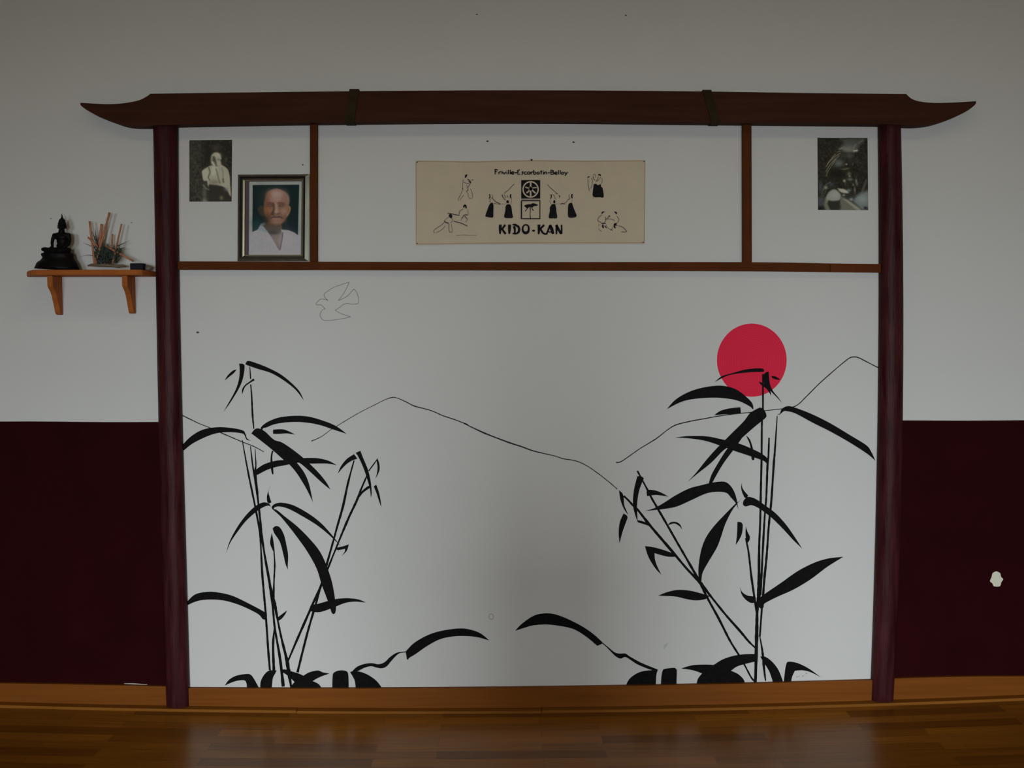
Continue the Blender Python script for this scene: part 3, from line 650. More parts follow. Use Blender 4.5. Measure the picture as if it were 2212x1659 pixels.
def right_print():
    # region 1755,285 scale 9.215 -> print u 100..1110, v 110..1560
    W_, H_ = 106, 152; k = 106/1010
    q = lambda pts: [((u-100)*k, (v-110)*k) for u, v in pts]
    p = Pic(W_, H_, (32, 31, 24)); p.noise(0.2, 3)
    p.poly(q([(560,130),(1020,140),(960,250),(880,330),(640,380),(560,330),(620,230)]), (66, 68, 66), 4, .8)
    p.ell(*q([(740,320)])[0], 15, 8, (92, 92, 86), .8)
    p.poly(q([(600,290),(800,340),(910,350),(890,390),(780,395),(640,380)]), (98, 98, 90), 2, .7)
    p.line(q([(930,220),(1010,160)]), 1.5, (80, 82, 80), .7); p.line(q([(870,240),(820,330)]), 1.2, (110, 110, 105), .6)
    p.line(q([(830,375),(895,365)]), 1.6, (150, 150, 138), .9)
    p.line(q([(540,340),(590,320)]), 1.6, (110, 110, 98), .8); p.line(q([(500,400),(560,380)]), 1.4, (90, 90, 78), .7)
    # flowing hair strands
    for a in [[(560,420),(440,500),(340,590),(270,690)],[(540,470),(430,560),(330,680),(270,790)],[(470,540),(400,640),(300,800),(280,880)],[(460,440),(380,530),(300,640)]]:
        p.line(q(a), 0.9, (118, 112, 92), .8)
    p.ell(*q([(520,630)])[0], 11, 9, (84, 92, 88), .9, ang=-.5); p.ell(*q([(740,470)])[0], 8, 6, (72, 74, 74), .7)
    p.ell(*q([(600,470)])[0], 6, 5, (60, 64, 66), .5)
    p.ell(*q([(500,820)])[0], 17, 13, (20, 19, 16), .9)
    for (x, y, a, b, c) in [(680,640,2,1.6,(150,150,130)),(640,740,6,1.4,(90,90,70)),(730,830,4,5,(86,84,74)),(740,880,2,2,(120,118,96)),(635,970,3,3.2,(140,140,122)),(750,940,6,3,(88,96,92)),(870,980,2,6,(98,100,88)),(810,1050,2,3,(96,94,80)),(800,640,2,3,(70,68,60)),(840,1150,2,7,(92,92,84)),(890,1030,2,4,(84,84,72)),(265,1105,3.4,3.6,(128,128,118)),(370,1040,6,5,(50,56,62)),(160,1100,4,14,(54,60,66)),(720,1160,5,3,(96,106,108)),(700,720,5,1.5,(82,82,64)),(900,600,7,4,(44,48,46))]:
        p.ell(*q([(x, y)])[0], a, b, c, .85)
    for a in [[(230,1080),(200,1200),(180,1290)],[(300,1080),(260,1180),(210,1280)],[(350,1000),(260,1060),(220,1150)]]: p.line(q(a), 1, (82, 82, 70), .6)
    p.poly(q([(1060,940),(1080,980),(1000,1190),(960,1210)]), (76, 78, 74), 2, .7)
    p.poly(q([(500,1120),(640,1140),(720,1210),(620,1215),(540,1180)]), (146, 146, 134), 1.5, .9)
    p.poly(q([(260,1300),(330,1190),(430,1140),(520,1190),(570,1290),(520,1360),(400,1380),(320,1360),(270,1400)]), (112, 116, 108), 2)
    p.ell(*q([(440,1250)])[0], 9, 7, (128, 132, 122), .6)
    p.poly(q([(860,1280),(980,1210),(1130,1180),(1130,1480),(1000,1560),(840,1420),(740,1330)]), (92, 100, 100), 4, .9)
    p.ell(*q([(990,1330)])[0], 12, 10, (112, 122, 122), .7)
    p.poly(q([(560,1280),(700,1330),(800,1430),(960,1540),(900,1580),(520,1580),(540,1400)]), (84, 84, 74), 2.5, .95)
    p.poly(q([(600,1330),(720,1370),(940,1530),(880,1550),(740,1440)]), (126, 128, 118), 2, .7)
    p.poly(q([(320,1400),(520,1390),(540,1560),(320,1560)]), (34, 34, 32), 3, .9)
    p.poly(q([(250,1320),(300,1340),(300,1440),(350,1570),(260,1560),(220,1450)]), (92, 96, 84), 2, .85)
    p.poly(q([(100,1300),(220,1300),(230,1450),(150,1480),(100,1480)]), (62, 66, 70), 4, .7)
    p.poly(q([(620,1250),(840,1260),(800,1380),(700,1330)]), (38, 40, 42), 3, .8)
    p.ell(*q([(770,1340)])[0], 4, 3, (140, 142, 128), .7); p.ell(*q([(1050,1510)])[0], 4, 3, (16, 16, 20), .9); p.ell(*q([(150,1520)])[0], 8, 4, (18, 18, 24), .9)
    p.ell(*q([(620,1255)])[0], 3, 2.4, (120, 124, 112), .8)
    return p
pr2 = thing('photo_print', P(1820, 455), 'grainy black and white photo of a dark crouching figure near the right post', 'photograph')
Cn = [(1765.8,297.5),(1874.0,298.0),(1875.6,454.0),(1767.0,453.5)]
prism('paper', Cn, 0.0, 0.0012, PAPER, pr2)
pic_mesh('printed_picture', right_print(), *[P(x, y, 0.0016) for x, y in Cn], LIGHT_HI, pr2)

# ------------------------------------------------------------------ framed portrait standing on the rail
fr = thing('framed_portrait', P(591, 565, 0.012), 'framed colour portrait of a bald elderly person in a white top, standing on the rail', 'picture frame')
FD = 0.020
FRM = mat('dark_bronze_frame', (0.130, 0.110, 0.078), 0.35, 0.5, var=0.25, scale=40, metal=0.4)
FRD = mat('black_frame_groove', (0.010, 0.012, 0.014), 0.3, 0.5)
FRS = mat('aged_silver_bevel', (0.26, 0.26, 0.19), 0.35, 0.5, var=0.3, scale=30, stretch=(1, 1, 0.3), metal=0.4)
MATM = mat('dull_violet_mount', (0.115, 0.085, 0.100), 0.7, 0.2)
SILV = mat('thin_gilt_edge', (0.36, 0.34, 0.19), 0.35, 0.4, metal=0.4)
outer = [(514.0,377.2),(668.6,376.4),(667.0,564.0),(513.0,564.2)]
def inset(q, l, t, r, b):
    return [(q[0][0]+l, q[0][1]+t), (q[1][0]-r, q[1][1]+t), (q[2][0]-r, q[2][1]-b), (q[3][0]+l, q[3][1]-b)]
def ring(name, A, da, B, db, m, parent):
    a = [P(x, y, da) for x, y in A]; b = [P(x, y, db) for x, y in B]
    o = mesh(name, a+b, [(i, i+4, (i+1) % 4+4, (i+1) % 4) for i in range(4)], m, parent); return fixn(o)
frame = holder('frame', fr)
s0 = outer; s1 = inset(outer, 3.8, 4.2, 9.2, 4.6); s2 = inset(outer, 9.0, 8.4, 12.4, 9.4); s3 = inset(outer, 13.5, 11.5, 14.5, 11.5); s4 = inset(outer, 15.0, 13, 16.0, 13)
ring('frame_side', s0, 0.002, s0, FD-0.004, FRM, frame)
ring('outer_bevel', s0, FD-0.004, s1, FD, FRM, frame)
ring('groove', s1, FD, s2, FD-0.004, FRD, frame)
ring('inner_bevel', s2, FD-0.004, s3, 0.011, FRM, frame)
ring('gilt_edge', s3, 0.011, s4, 0.009, SILV, frame)
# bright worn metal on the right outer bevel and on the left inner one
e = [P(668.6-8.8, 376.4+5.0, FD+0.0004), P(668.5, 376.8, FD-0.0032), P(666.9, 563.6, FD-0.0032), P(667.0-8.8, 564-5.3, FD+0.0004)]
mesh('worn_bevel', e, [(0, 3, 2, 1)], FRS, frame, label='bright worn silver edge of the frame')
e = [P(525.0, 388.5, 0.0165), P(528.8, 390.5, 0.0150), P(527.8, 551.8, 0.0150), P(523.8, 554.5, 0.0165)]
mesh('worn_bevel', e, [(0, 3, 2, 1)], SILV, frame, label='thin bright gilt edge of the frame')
mount = prism('mount', s4, 0.004, 0.0085, MATM, fr)
back = prism('backing', inset(outer, 1, 1, 1, 1), 0.002, 0.004, FRD, fr)
def portrait():
    # region 505,370 scale 8.09; picture u 270..1185, v 175..1450
    W_, H_ = 128, 178; k = 128/915
    q = lambda pts: [((u-268)*k, (v-178)*k) for u, v in pts]
    p = Pic(W_, H_, (118, 122, 118))
    p.poly(q([(330,238),(1138,238),(1125,1110),(330,1060)]), (14, 27, 28), .7, 1, False)
    p.ell(*q([(480,480)])[0], 12, 26, (32, 40, 34), .5); p.ell(*q([(1000,1000)])[0], 14, 12, (14, 18, 34), .6); p.ell(*q([(400,900)])[0], 14, 12, (18, 52, 54), .5)
    # neck and chest
    p.poly(q([(540,880),(800,900),(850,1000),(860,1150),(830,1370),(790,1340),(640,1100),(520,950)]), (64, 56, 50), 1.5)
    p.poly(q([(650,1090),(790,1090),(850,1040),(830,1340),(800,1360),(720,1230)]), (96, 84, 78), 2, .9)
    p.ell(*q([(700,1060)])[0], 12, 5, (44, 42, 40), .8)
    # white top
    p.poly(q([(260,1062),(330,1050),(420,1010),(470,940),(510,940),(600,1050),(700,1180),(790,1360),(820,1370),(860,1110),(830,1010),(960,1020),(1060,1060),(1130,1110),(1195,1120),(1195,1470),(260,1470)]), (126, 124, 128), 1.0, 1, False)
    p.poly(q([(430,1010),(470,920),(540,890),(560,920),(500,960),(600,1060)]), (96, 112, 122), 1.5, .8)
    p.ell(*q([(900,1200)])[0], 24, 26, (134, 128, 134), .6); p.ell(*q([(450,1200)])[0], 24, 26, (124, 126, 128), .6)
    p.line(q([(510,945),(620,1080),(720,1230),(800,1370)]), .8, (94, 90, 94), .7); p.line(q([(862,1060),(850,1180),(820,1350)]), 1.1, (60, 56, 84), .8)
    # ears
    p.poly(q([(520,600),(460,600),(420,650),(440,730),(500,780),(540,770)]), (44, 42, 32), 2)
    p.poly(q([(930,600),(985,610),(992,680),(950,770),(900,800),(900,650)]), (122, 92, 70), 1.6)
    p.ell(*q([(955,670)])[0], 2.4, 7, (88, 60, 42), .7)
    # head
    p.poly(q([(570,420),(610,350),(700,310),(780,310),(880,350),(950,420),(970,520),(950,640),(930,770),(890,860),(820,920),(740,935),(660,915),(590,850),(545,740),(530,620),(545,500)]), (108, 80, 67), 2.2)
    p.poly(q([(560,430),(600,370),(640,420),(600,560),(620,700),(640,860),(600,860),(550,740),(535,600)]), (84, 54, 36), 5, .85)
    p.ell(*q([(740,400)])[0], 20, 12, (140, 118, 114), .9); p.ell(*q([(740,500)])[0], 14, 9, (132, 108, 102), .7)
    p.ell(*q([(610,400)])[0], 6, 10, (112, 78, 50), .5); p.ell(*q([(900,450)])[0], 6, 13, (110, 88, 72), .5); p.ell(*q([(955,500)])[0], 3, 10, (104, 100, 98), .5)
    # brows, eyes
    p.line(q([(590,565),(640,545),(700,570)]), 2.0, (76, 50, 40), .75); p.line(q([(760,560),(820,545),(880,570)]), 2.0, (80, 56, 46), .75)
    p.ell(*q([(640,590)])[0], 9, 5.2, (68, 46, 40), .9); p.ell(*q([(825,590)])[0], 9, 5.2, (74, 52, 44), .85)
    p.ell(*q([(635,600)])[0], 4.4, 1.6, (108, 88, 82), .8); p.ell(*q([(830,600)])[0], 4.4, 1.6, (104, 88, 82), .8)
    p.line(q([(600,605),(640,612),(680,600)]), .9, (54, 38, 34), .8); p.line(q([(795,602),(830,612),(865,600)]), .9, (56, 40, 36), .8)
    p.line(q([(600,640),(640,655),(680,640)]), 1.4, (98, 66, 50), .6); p.line(q([(800,640),(840,655),(870,640)]), 1.4, (98, 74, 62), .6)
    # cheeks
    p.ell(*q([(600,680)])[0], 8, 10, (126, 82, 52), .6); p.ell(*q([(870,690)])[0], 7, 9, (130, 104, 86), .6)
    # nose
    p.poly(q([(715,560),(760,560),(775,680),(790,730),(740,750),(700,740)]), (132, 106, 98), 2.6, .8)
    p.poly(q([(690,560),(715,600),(710,700),(680,760),(650,730),(690,650)]), (54, 40, 34), 2.4, .9)
    p.ell(*q([(700,740)])[0], 7, 3.6, (56, 46, 42), .85); p.ell(*q([(770,735)])[0], 5, 2.6, (64, 50, 44), .8); p.ell(*q([(740,715)])[0], 4, 4, (140, 112, 104), .6)
    # mouth, folds, chin
    p.line(q([(650,812),(700,792),(750,798),(800,790),(850,812)]), 2.0, (58, 42, 38), .9)
    p.ell(*q([(585,840)])[0], 9, 14, (58, 42, 32), .6); p.ell(*q([(640,890)])[0], 10, 5, (74, 54, 42), .6); p.ell(*q([(900,830)])[0], 5, 10, (80, 58, 44), .6)
    p.ell(*q([(745,825)])[0], 10, 2.6, (122, 92, 82), .8)
    p.line(q([(670,730),(630,790),(620,850)]), 1.6, (80, 54, 40), .7); p.line(q([(810,730),(860,790),(870,840)]), 1.5, (90, 66, 52), .6)
    p.ell(*q([(740,880)])[0], 12, 5, (116, 90, 74), .6); p.ell(*q([(700,925)])[0], 20, 3, (74, 56, 42), .6)
    p.ell(*q([(560,860)])[0], 6, 9, (36, 36, 32), .7)
    p.noise(0.02, 2)
    return p
pc = [(538.6,392.6),(651.6,391.8),(649.8,550.5),(537.6,550.5)]
pic_mesh('portrait_photo', portrait(), *[P(x, y, 0.0095) for x, y in pc], 0.35, fr)

# ------------------------------------------------------------------ banner
ban = thing('banner', P(1146, 530), 'cream cloth banner with black lettering and martial arts figures, pinned between the dividers', 'banner')
CLOTH = mat('cream_cotton', (0.66, 0.565, 0.43), 0.9, 0.1, var=0.03, scale=14, bump=0.06, bscale=300)
HEM = mat('browned_hem', (0.50, 0.40, 0.26), 0.9, 0.1, var=0.12, scale=10)
INK = mat('black_fabric_ink', (0.014, 0.013, 0.016), 0.8, 0.1, var=0.3, scale=80)
INKG = mat('grey_fabric_ink', (0.22, 0.195, 0.16), 0.8, 0.1)
INKM = mat('dark_grey_fabric_ink', (0.075, 0.065, 0.060), 0.8, 0.1)
def bpt(u, v):
    """u,v in 0..1 over the banner"""
    tx = [897.1, 1020, 1148, 1270, 1394.4]; ty = [346.2, 347.6, 344.9, 346.3, 345.0]
    bx = [897.7, 1020, 1148, 1270, 1393.2]; by = [529.6, 527.8, 526.6, 526.4, 526.6]
    s = np.linspace(0, 1, 5)
    x0, y0, x1, y1 = [np.interp(u, s, a) for a in (tx, ty, bx, by)]
    return x0+(x1-x0)*v, y0+(y1-y0)*v
nu, nv = 120, 48; V, F = [], []
for j in range(nv+1):
    for i in range(nu+1):
        u, vv = i/nu, j/nv; x, y = bpt(u, vv)
        cre = 0
        for (cu, cv, ang) in [(1, 0, 2.75), (1, 0, 2.45), (1, 1, -2.95), (1, 1, -2.8), (0, 1, -.25), (0.506, 0, 2.5), (0.506, 0, .65)]:
            dx, dy = (u-cu)*2.72, (vv-cv); r = math.hypot(dx, dy); a = math.atan2(dy, dx)
            da = (a-ang+math.pi) % (2*math.pi)-math.pi
            cre += 0.0028*math.exp(-(da/0.05)**2)*math.exp(-((r-0.45)/0.33)**2)
        d = 0.0030+cre+0.0007*math.sin(9*u+2*vv)+0.0005*math.sin(23*u-7*vv)
        V.append(P(x, y, d))
for j in range(nv):
    for i in range(nu):
        a = j*(nu+1)+i; F.append((a, a+nu+1, a+nu+2, a+1))
k = len(V)
cl = mesh('cloth', V, F, CLOTH, ban, smooth=True)
BI = 0.0055
hem = [stroke([bpt(u, .985) for u in np.linspace(0.01, .99, 9)], 1.1, 4), stroke([bpt(u, .012) for u in np.linspace(0.01, .99, 9)], 1.1, 4),
       stroke([bpt(.004, t) for t in np.linspace(0.02, .98, 5)], 1.0, 4), stroke([bpt(.997, t) for t in np.linspace(0.02, .98, 5)], 1.0, 4)]
multi('hem', hem, 0.001, BI, HEM, cl)
def ink(name, polys, m=None, parent=None, d=BI, label=None):
    return multi(name, polys, d-0.0005, d, m or INK, parent or ban, label=label)
# KIDO-KAN
T3=(1070,478,14.27)
def st3(pts, w): return stroke(Z(*T3, pts), [x*1.12/14.27 for x in w] if hasattr(w,'__len__') else w/14.27, 4, .08)
kk = [st3([(155,100),(150,250),(145,395)],[80,78,34]), st3([(305,105),(240,200),(185,250)],[60,52,40]), st3([(215,240),(270,330),(320,390)],[50,62,60]),
      st3([(440,100),(435,250),(430,390)],[84,78,44]),
      st3([(530,110),(600,105),(700,160),(735,240),(715,330),(640,380),(530,375)],[40,56,66,66,66,46,36]), st3([(575,150),(600,250),(600,370)],[76,56,44]),
      st3([(940,100),(1010,140),(1030,230),(1010,320),(935,360),(865,320),(840,230),(870,140),(940,100)],[40,46,56,66,80,66,50,42,40]),
      st3([(1130,285),(1180,288),(1225,285)],[26,56,30]),
      st3([(1345,100),(1345,250),(1335,400)],[80,76,42]), st3([(1505,110),(1430,190),(1370,240)],[58,56,44]), st3([(1400,240),(1450,340),(1530,390),(1610,380)],[50,58,52,40]),
      st3([(1690,120),(1640,240),(1585,385)],[50,52,46]), st3([(1680,110),(1740,240),(1780,390)],[70,90,66]), st3([(1620,320),(1700,330),(1760,330)],[30,34,36]),
      st3([(1885,110),(1890,250),(1880,400)],[64,60,44]), st3([(1880,110),(1950,250),(2025,390)],[60,66,60]), st3([(2040,105),(2045,250),(2030,390)],[40,50,66])]
ink('lettering', kk, label='large black KIDO-KAN lettering')
# small line of lettering; each glyph drawn with brush strokes in a 0..1 cell
GL = {
 'F': ([[(0.1,0.05),(.6,.0),(1.0,.12)],[(.3,.05),(.32,.6),(.28,1.05)],[(.35,.42),(.75,.42)]], 1.0),
 'r': ([[(.15,.45),(.2,1.0)],[(.2,.65),(.5,.45),(.8,.5)]], .62),
 'i': ([[(.3,.42),(.3,1.0)],[(.3,.12),(.32,.24)]], .38),
 'v': ([[(.05,.45),(.4,1.0)],[(.4,1.0),(.85,.45)]], .75),
 'l': ([[(.3,.05),(.3,1.0)]], .40),
 'e': ([[(.15,.75),(.7,.7),(.6,.45),(.2,.55),(.15,.85),(.5,1.0),(.8,.92)]], .75),
 '-': ([[(.1,.68),(.7,.66)]], .62),
 'E': ([[(.8,.05),(.3,.15),(.25,.4),(.6,.48)],[(.5,.48),(.1,.65),(.3,.98),(.9,.92)]], .95),
 's': ([[(.7,.45),(.3,.5),(.6,.75),(.3,1.0),(.1,.95)]], .68),
 'c': ([[(.75,.5),(.3,.5),(.15,.75),(.35,1.0),(.8,.95)]], .75),
 'a': ([[(.7,.5),(.3,.48),(.12,.75),(.35,1.0),(.7,.85)],[(.72,.45),(.75,1.0)]], .80),
 'b': ([[(.2,.0),(.2,1.0)],[(.2,.6),(.55,.48),(.75,.75),(.5,1.0),(.2,.95)]], .80),
 'o': ([[(.45,.46),(.15,.7),(.4,1.0),(.75,.75),(.45,.46)]], .78),
 't': ([[(.35,.1),(.35,1.0)],[(.1,.42),(.7,.40)]], .58),
 'n': ([[(.15,.45),(.18,1.0)],[(.18,.62),(.5,.45),(.7,.65),(.72,1.0)]], .80),
 'B': ([[(.2,.05),(.25,1.0)],[(.2,.05),(.8,.15),(.75,.4),(.3,.48)],[(.3,.48),(.9,.62),(.8,.95),(.22,1.0)]], .98),
 'y': ([[(.1,.45),(.4,.9)],[(.85,.45),(.5,.95),(.25,1.3)]], .80)}
txt = 'Friville-Escarbotin-Belloy'
tot = sum(GL[c][1] for c in txt); x = 1067.0; wtot = 159.0; sc = wtot/tot; ln = []
for c in txt:
    g, wd = GL[c]
    for s_ in g:
        ln.append(stroke([(x+a*sc*.95, 366.3+b*9.9+(x-1067)*0.004) for a, b in s_], 2.1 if len(s_) > 1 else 1.8, 4, .1))
    x += wd*sc
ink('lettering', ln, label='small line of black lettering above the emblem')
# emblem: wheel square above, tree square below
T1=(1116,380,16.59)
emb = holder('emblem', ban); emb['label'] = 'square with a wheel above a square with a tree'
ink('black_square', [Z(*T1, [(165,150),(845,150),(845,805),(165,805)])], INK, emb)
CL2 = CLOTH
rim = stroke(circle(1146.2, 409.1, 16.3, 16.6, 40)+[circle(1146.2, 409.1, 16.3, 16.6, 40)[0]], 2.9, 2)
spk = [stroke(Z(*T1, a), b/16.59, 3) for a, b in [([(503,230),(500,480),(503,730)],58),([(500,450),(400,430),(310,400)],44),([(510,450),(610,425),(720,420)],40),([(490,470),(420,560),(350,610)],50),([(530,470),(600,550),(680,620)],54)]]
spk.append(Z(*T1, circle(503, 455, 75, 75, 16)))
ink('wheel', [rim]+spk, CLOTH, emb, BI+0.0004)
ink('square_outline', [Z(*T1, a) for a in [[(165,865),(850,865),(850,905),(165,905)],[(150,905),(195,905),(195,1515),(150,1515)],[(818,905),(852,905),(852,1515),(818,1515)],[(150,1515),(850,1515),(850,1548),(150,1548)]]], INK, emb)
ink('tree', [outline([Z(*T1,[(265,1075),(310,1040),(420,1015),(520,1010),(560,980),(650,985),(700,1010),(770,1040),(700,1075),(620,1085),(560,1130),(500,1110),(460,1110),(390,1160),(330,1130),(265,1075)])],4),
   stroke(Z(*T1,[(480,1110),(490,1250),(480,1380),(500,1530)]),[2.4,1.4,1.4,1.8],4), stroke(Z(*T1,[(385,1140),(355,1200),(310,1265)]),[2.6,1.2,2.4],4), stroke(Z(*T1,[(540,1120),(560,1180),(600,1240)]),[2,1.2,2.8],4)], INK, emb)
ink('grass_line', [Z(*T1, [(170,820),(845,820),(845,835),(170,835)])], INKM, emb)
# figures (stroke sets)
def fig(name, crop, dark=[], mid=[], light=[], label=None):
    root = holder(name, ban)
    if label: root['label'] = label
    s = crop[2]
    if light: ink('thin_lines', [stroke(Z(*crop, p), w/s, 4) for p, w in light], INKG, root)
    if mid: ink('lines', [stroke(Z(*crop, p), w/s, 4) for p, w in mid], INKM, root, BI+0.0002)
    if dark: ink('solid_ink', [outline([Z(*crop, p+[p[0]])], 4) for p in dark], INK, root, BI+0.0004)
Q4=(1040,390,18.44)
fig('printed_figure', Q4, dark=[[(300,545),(340,540),(355,600),(350,700),(290,710),(320,630)],[(360,900),(440,880),(480,1000),(475,1250),(465,1450),(350,1470),(240,1450),(155,1410),(240,1150),(300,990)]],
    mid=[([(350,740),(335,800),(350,880)],22),([(400,680),(450,720),(500,780),(560,830)],26),([(560,840),(650,880),(750,930)],30)], light=[([(430,570),(450,640),(430,690)],26),([(480,900),(600,920),(740,950)],22),([(750,920),(900,930),(1000,920)],12)], label='kneeling figure in dark skirt, leftmost of the four sword figures')
fig('printed_figure', Q4, dark=[[(1140,545),(1190,545),(1180,610),(1190,700),(1150,700),(1130,620)],[(990,810),(1050,780),(1090,830),(1080,890),(1030,900),(995,870)],[(1000,960),(1090,940),(1160,980),(1200,1100),(1225,1300),(1250,1470),(1100,1495),(910,1460),(950,1200),(955,1060)]],
    mid=[([(840,560),(830,600),(850,650)],36),([(1040,590),(1030,640),(1060,660)],20),([(900,520),(950,460),(1060,390),(1200,240),(1310,130)],20)], light=[([(860,640),(910,740),(970,760)],36),([(900,560),(960,640),(960,700)],26),([(1190,700),(1200,800),(1170,930)],18)], label='figure raising a sword, left of the emblem')
Q8=(1170,395,19.52)
fig('printed_figure', Q8, dark=[[(370,485),(420,490),(430,560),(420,640),(360,670),(390,580)],[(490,780),(540,720),(580,780),(570,850),(510,860)],[(430,900),(560,900),(610,1050),(620,1200),(655,1470),(480,1495),(300,1465),(345,1200),(350,1040)]],
    mid=[([(240,60),(340,180),(480,300),(600,400),(680,470)],20),([(720,520),(770,570),(740,610)],28)], light=[([(460,480),(530,540),(560,640),(600,700)],26),([(360,700),(350,800),(400,880)],18),([(600,420),(650,470)],34)], label='figure raising a sword, right of the emblem')
fig('printed_figure', Q8, dark=[[(1260,470),(1310,480),(1300,570),(1310,650),(1260,640),(1245,560)],[(1150,870),(1270,840),(1330,1000),(1390,1150),(1475,1390),(1350,1465),(1130,1440),(1110,1150),(1120,960)]],
    mid=[([(1200,640),(1150,690),(1090,720)],30),([(800,890),(880,870),(980,890)],34)], light=[([(1170,490),(1150,560),(1190,630)],26),([(1080,740),(1050,800),(960,860)],28),([(560,890),(700,880),(800,885)],12),([(1280,700),(1290,800)],18)], label='figure in dark skirt, rightmost of the four sword figures')
Q5=(925,370,11.68)
fig('printed_figure', Q5, dark=[[(925,110),(960,75),(985,100),(950,160),(930,160)]],
    mid=[([(990,200),(1040,230),(1075,280),(1020,260)],26),([(890,270),(960,300),(1030,300)],12),([(1140,215),(1090,220)],12),([(860,420),(880,460)],18),([(960,500),(1010,480)],14)],
    light=[([(890,200),(870,290),(870,400),(850,520),(780,650),(750,740)],14),([(1080,280),(1040,340),(1000,420),(1000,480)],20),([(1070,440),(1110,560),(1120,670)],14),([(900,600),(830,680),(790,740)],14),([(960,500),(1000,560),(1030,670),(1100,680)],14),([(970,340),(990,420)],14)], label='standing figure punching, upper left of the banner')
fig('printed_figure', Q5, dark=[[(875,880),(910,840),(960,850),(972,920),(950,945),(925,890),(900,930)]],
    mid=[([(880,1110),(940,1100),(1000,1100)],20),([(840,1190),(900,1130)],18),([(920,1130),(980,1200)],18),([(490,1050),(640,1085),(770,1110)],20)],
    light=[([(880,950),(800,1000),(780,1080),(780,1120)],20),([(1000,960),(1010,1090)],14),([(840,1200),(830,1250)],12),([(1000,1200),(940,1290)],14)], label='figure striking with a stick, lower left of the banner')
fig('printed_figure', Q5, dark=[[(530,1090),(560,1070),(605,1110),(600,1175),(570,1180),(525,1140)]],
    mid=[([(400,1260),(450,1290),(520,1310)],26),([(640,1255),(740,1285),(860,1320),(990,1380)],20)],
    light=[([(530,1150),(450,1200),(410,1250)],12),([(400,1290),(340,1350),(220,1430),(140,1500),(160,1570)],18),([(430,1380),(330,1480),(200,1550)],14),([(520,1320),(520,1420),(540,1530),(610,1530)],18),([(580,1330),(600,1430),(610,1520)],12),([(590,1190),(620,1240),(560,1300)],14)], label='lunging figure, lowest left of the banner')
Q6=(1260,365,11.44)
fig('printed_figure', Q6, dark=[[(365,135),(400,122),(435,145),(430,185),(410,160),(370,160)],[(260,370),(330,370),(350,400),(430,380),(440,440),(475,470),(505,690),(400,700),(290,700),(230,650),(245,480)],[(95,215),(130,180),(160,195),(115,215),(105,235)]],
    mid=[([(240,180),(260,250),(300,280)],14),([(370,190),(360,230),(330,300)],14)], light=[([(120,250),(120,400),(150,540)],20),([(200,220),(230,320),(190,480)],18),([(450,210),(470,300),(430,370)],16),([(240,150),(290,130),(310,220)],14),([(430,200),(380,270),(300,320)],16),([(230,720),(260,705)],12)], label='two grappling figures, upper right of the banner')
fig('printed_figure', Q6, dark=[[(450,1080),(480,1050),(530,1055),(480,1090),(460,1125)],[(760,1060),(800,1050),(835,1090),(815,1120),(785,1080)],[(440,1330),(550,1330),(540,1355),(450,1350)],[(460,1400),(490,1360),(510,1460),(470,1450)],[(530,1390),(580,1450),(560,1460),(525,1410)],[(755,1350),(830,1330),(820,1380),(860,1410),(790,1400),(805,1460),(760,1450)]],
    mid=[([(540,1250),(600,1220),(640,1150),(660,1190)],18)], light=[([(450,1140),(380,1200),(360,1280),(440,1320)],20),([(540,1180),(560,1250),(530,1320)],20),([(600,1240),(700,1240),(780,1280)],18),([(830,1170),(880,1240),(850,1330)],18),([(400,1360),(370,1430),(400,1500),(450,1550)],14),([(870,1400),(980,1440),(1030,1490),(1070,1550),(940,1555)],20),([(560,1380),(620,1470),(700,1500),(740,1560)],16),([(750,1400),(700,1500),(620,1540)],16)], label='two crouching figures, lower right of the banner')
ink('small_print', [stroke([(986,508.5),(1000,507.8),(1014,508.2),(1029,508.0)], .8, 4, .8)], INKG)
PINM = mat('black_pin', (0.02, 0.018, 0.02), 0.35, 0.5)
PINB = mat('brass_pin', (0.20, 0.16, 0.10), 0.4, 0.5, metal=0.5)
def pin(x, y, r, m):
    V, F = [], []; n = 12
    for k, (rr, d) in enumerate([(r, .002), (r, .0075), (r*.75, .0095), (r*.3, .0102)]):
        c = P(x, y, d)
        for i in range(n): V.append((c.x+rr*math.cos(i/n*6.2832), -d, c.z+rr*math.sin(i/n*6.2832)))
    for k in range(3):
        for i in range(n): F.append((k*n+i, k*n+(i+1) % n, (k+1)*n+(i+1) % n, (k+1)*n+i))
    F.append(tuple(range(3*n, 4*n)))
    fixn(mesh('pin', V, F, m, ban, smooth=True))
pin(1148.2, 345.2, .0042, PINM)
for x, y in [(901,350),(1391.6,348.5),(1389.5,523.5),(901,526)]: pin(x, y, .0030, PINB)

# ------------------------------------------------------------------ shelf
zs_top = P(250, 582.5, 0.12).z; zs_bot = P(250, 594.3, 0.12).z
sh = thing('wall_shelf', P(196, 592, 0.0), 'small orange pine wall shelf on two brackets, left of the gate', 'shelf')
xa, xb = P(57, 590, 0.002).x, P(337.5, 590, 0.002).x
fa, fb = P(71, 583, 0.125).x, P(304, 583, 0.125).x
pts = [(xa, 0.0)] + [(xa+(fa-xa)*t, 0.125*(t**0.8)) for t in (.35, .7, .9)] + [(fa+0.012, 0.125), (fb-0.012, 0.125)] + [(fb+(xb-fb)*t, 0.125*(1-t)**0.8) for t in (.1, .3, .65)] + [(xb, 0.0)]
n = len(pts); V = [(x, -d, z) for z in (zs_bot, zs_top) for x, d in pts]
F = [tuple(range(n)), tuple(range(n, 2*n))] + [(i, (i+1) % n, n+(i+1) % n, n+i) for i in range(n)]
bevel(fixn(mesh('board', V, F, SHELFM, sh)), 0.004, 3)
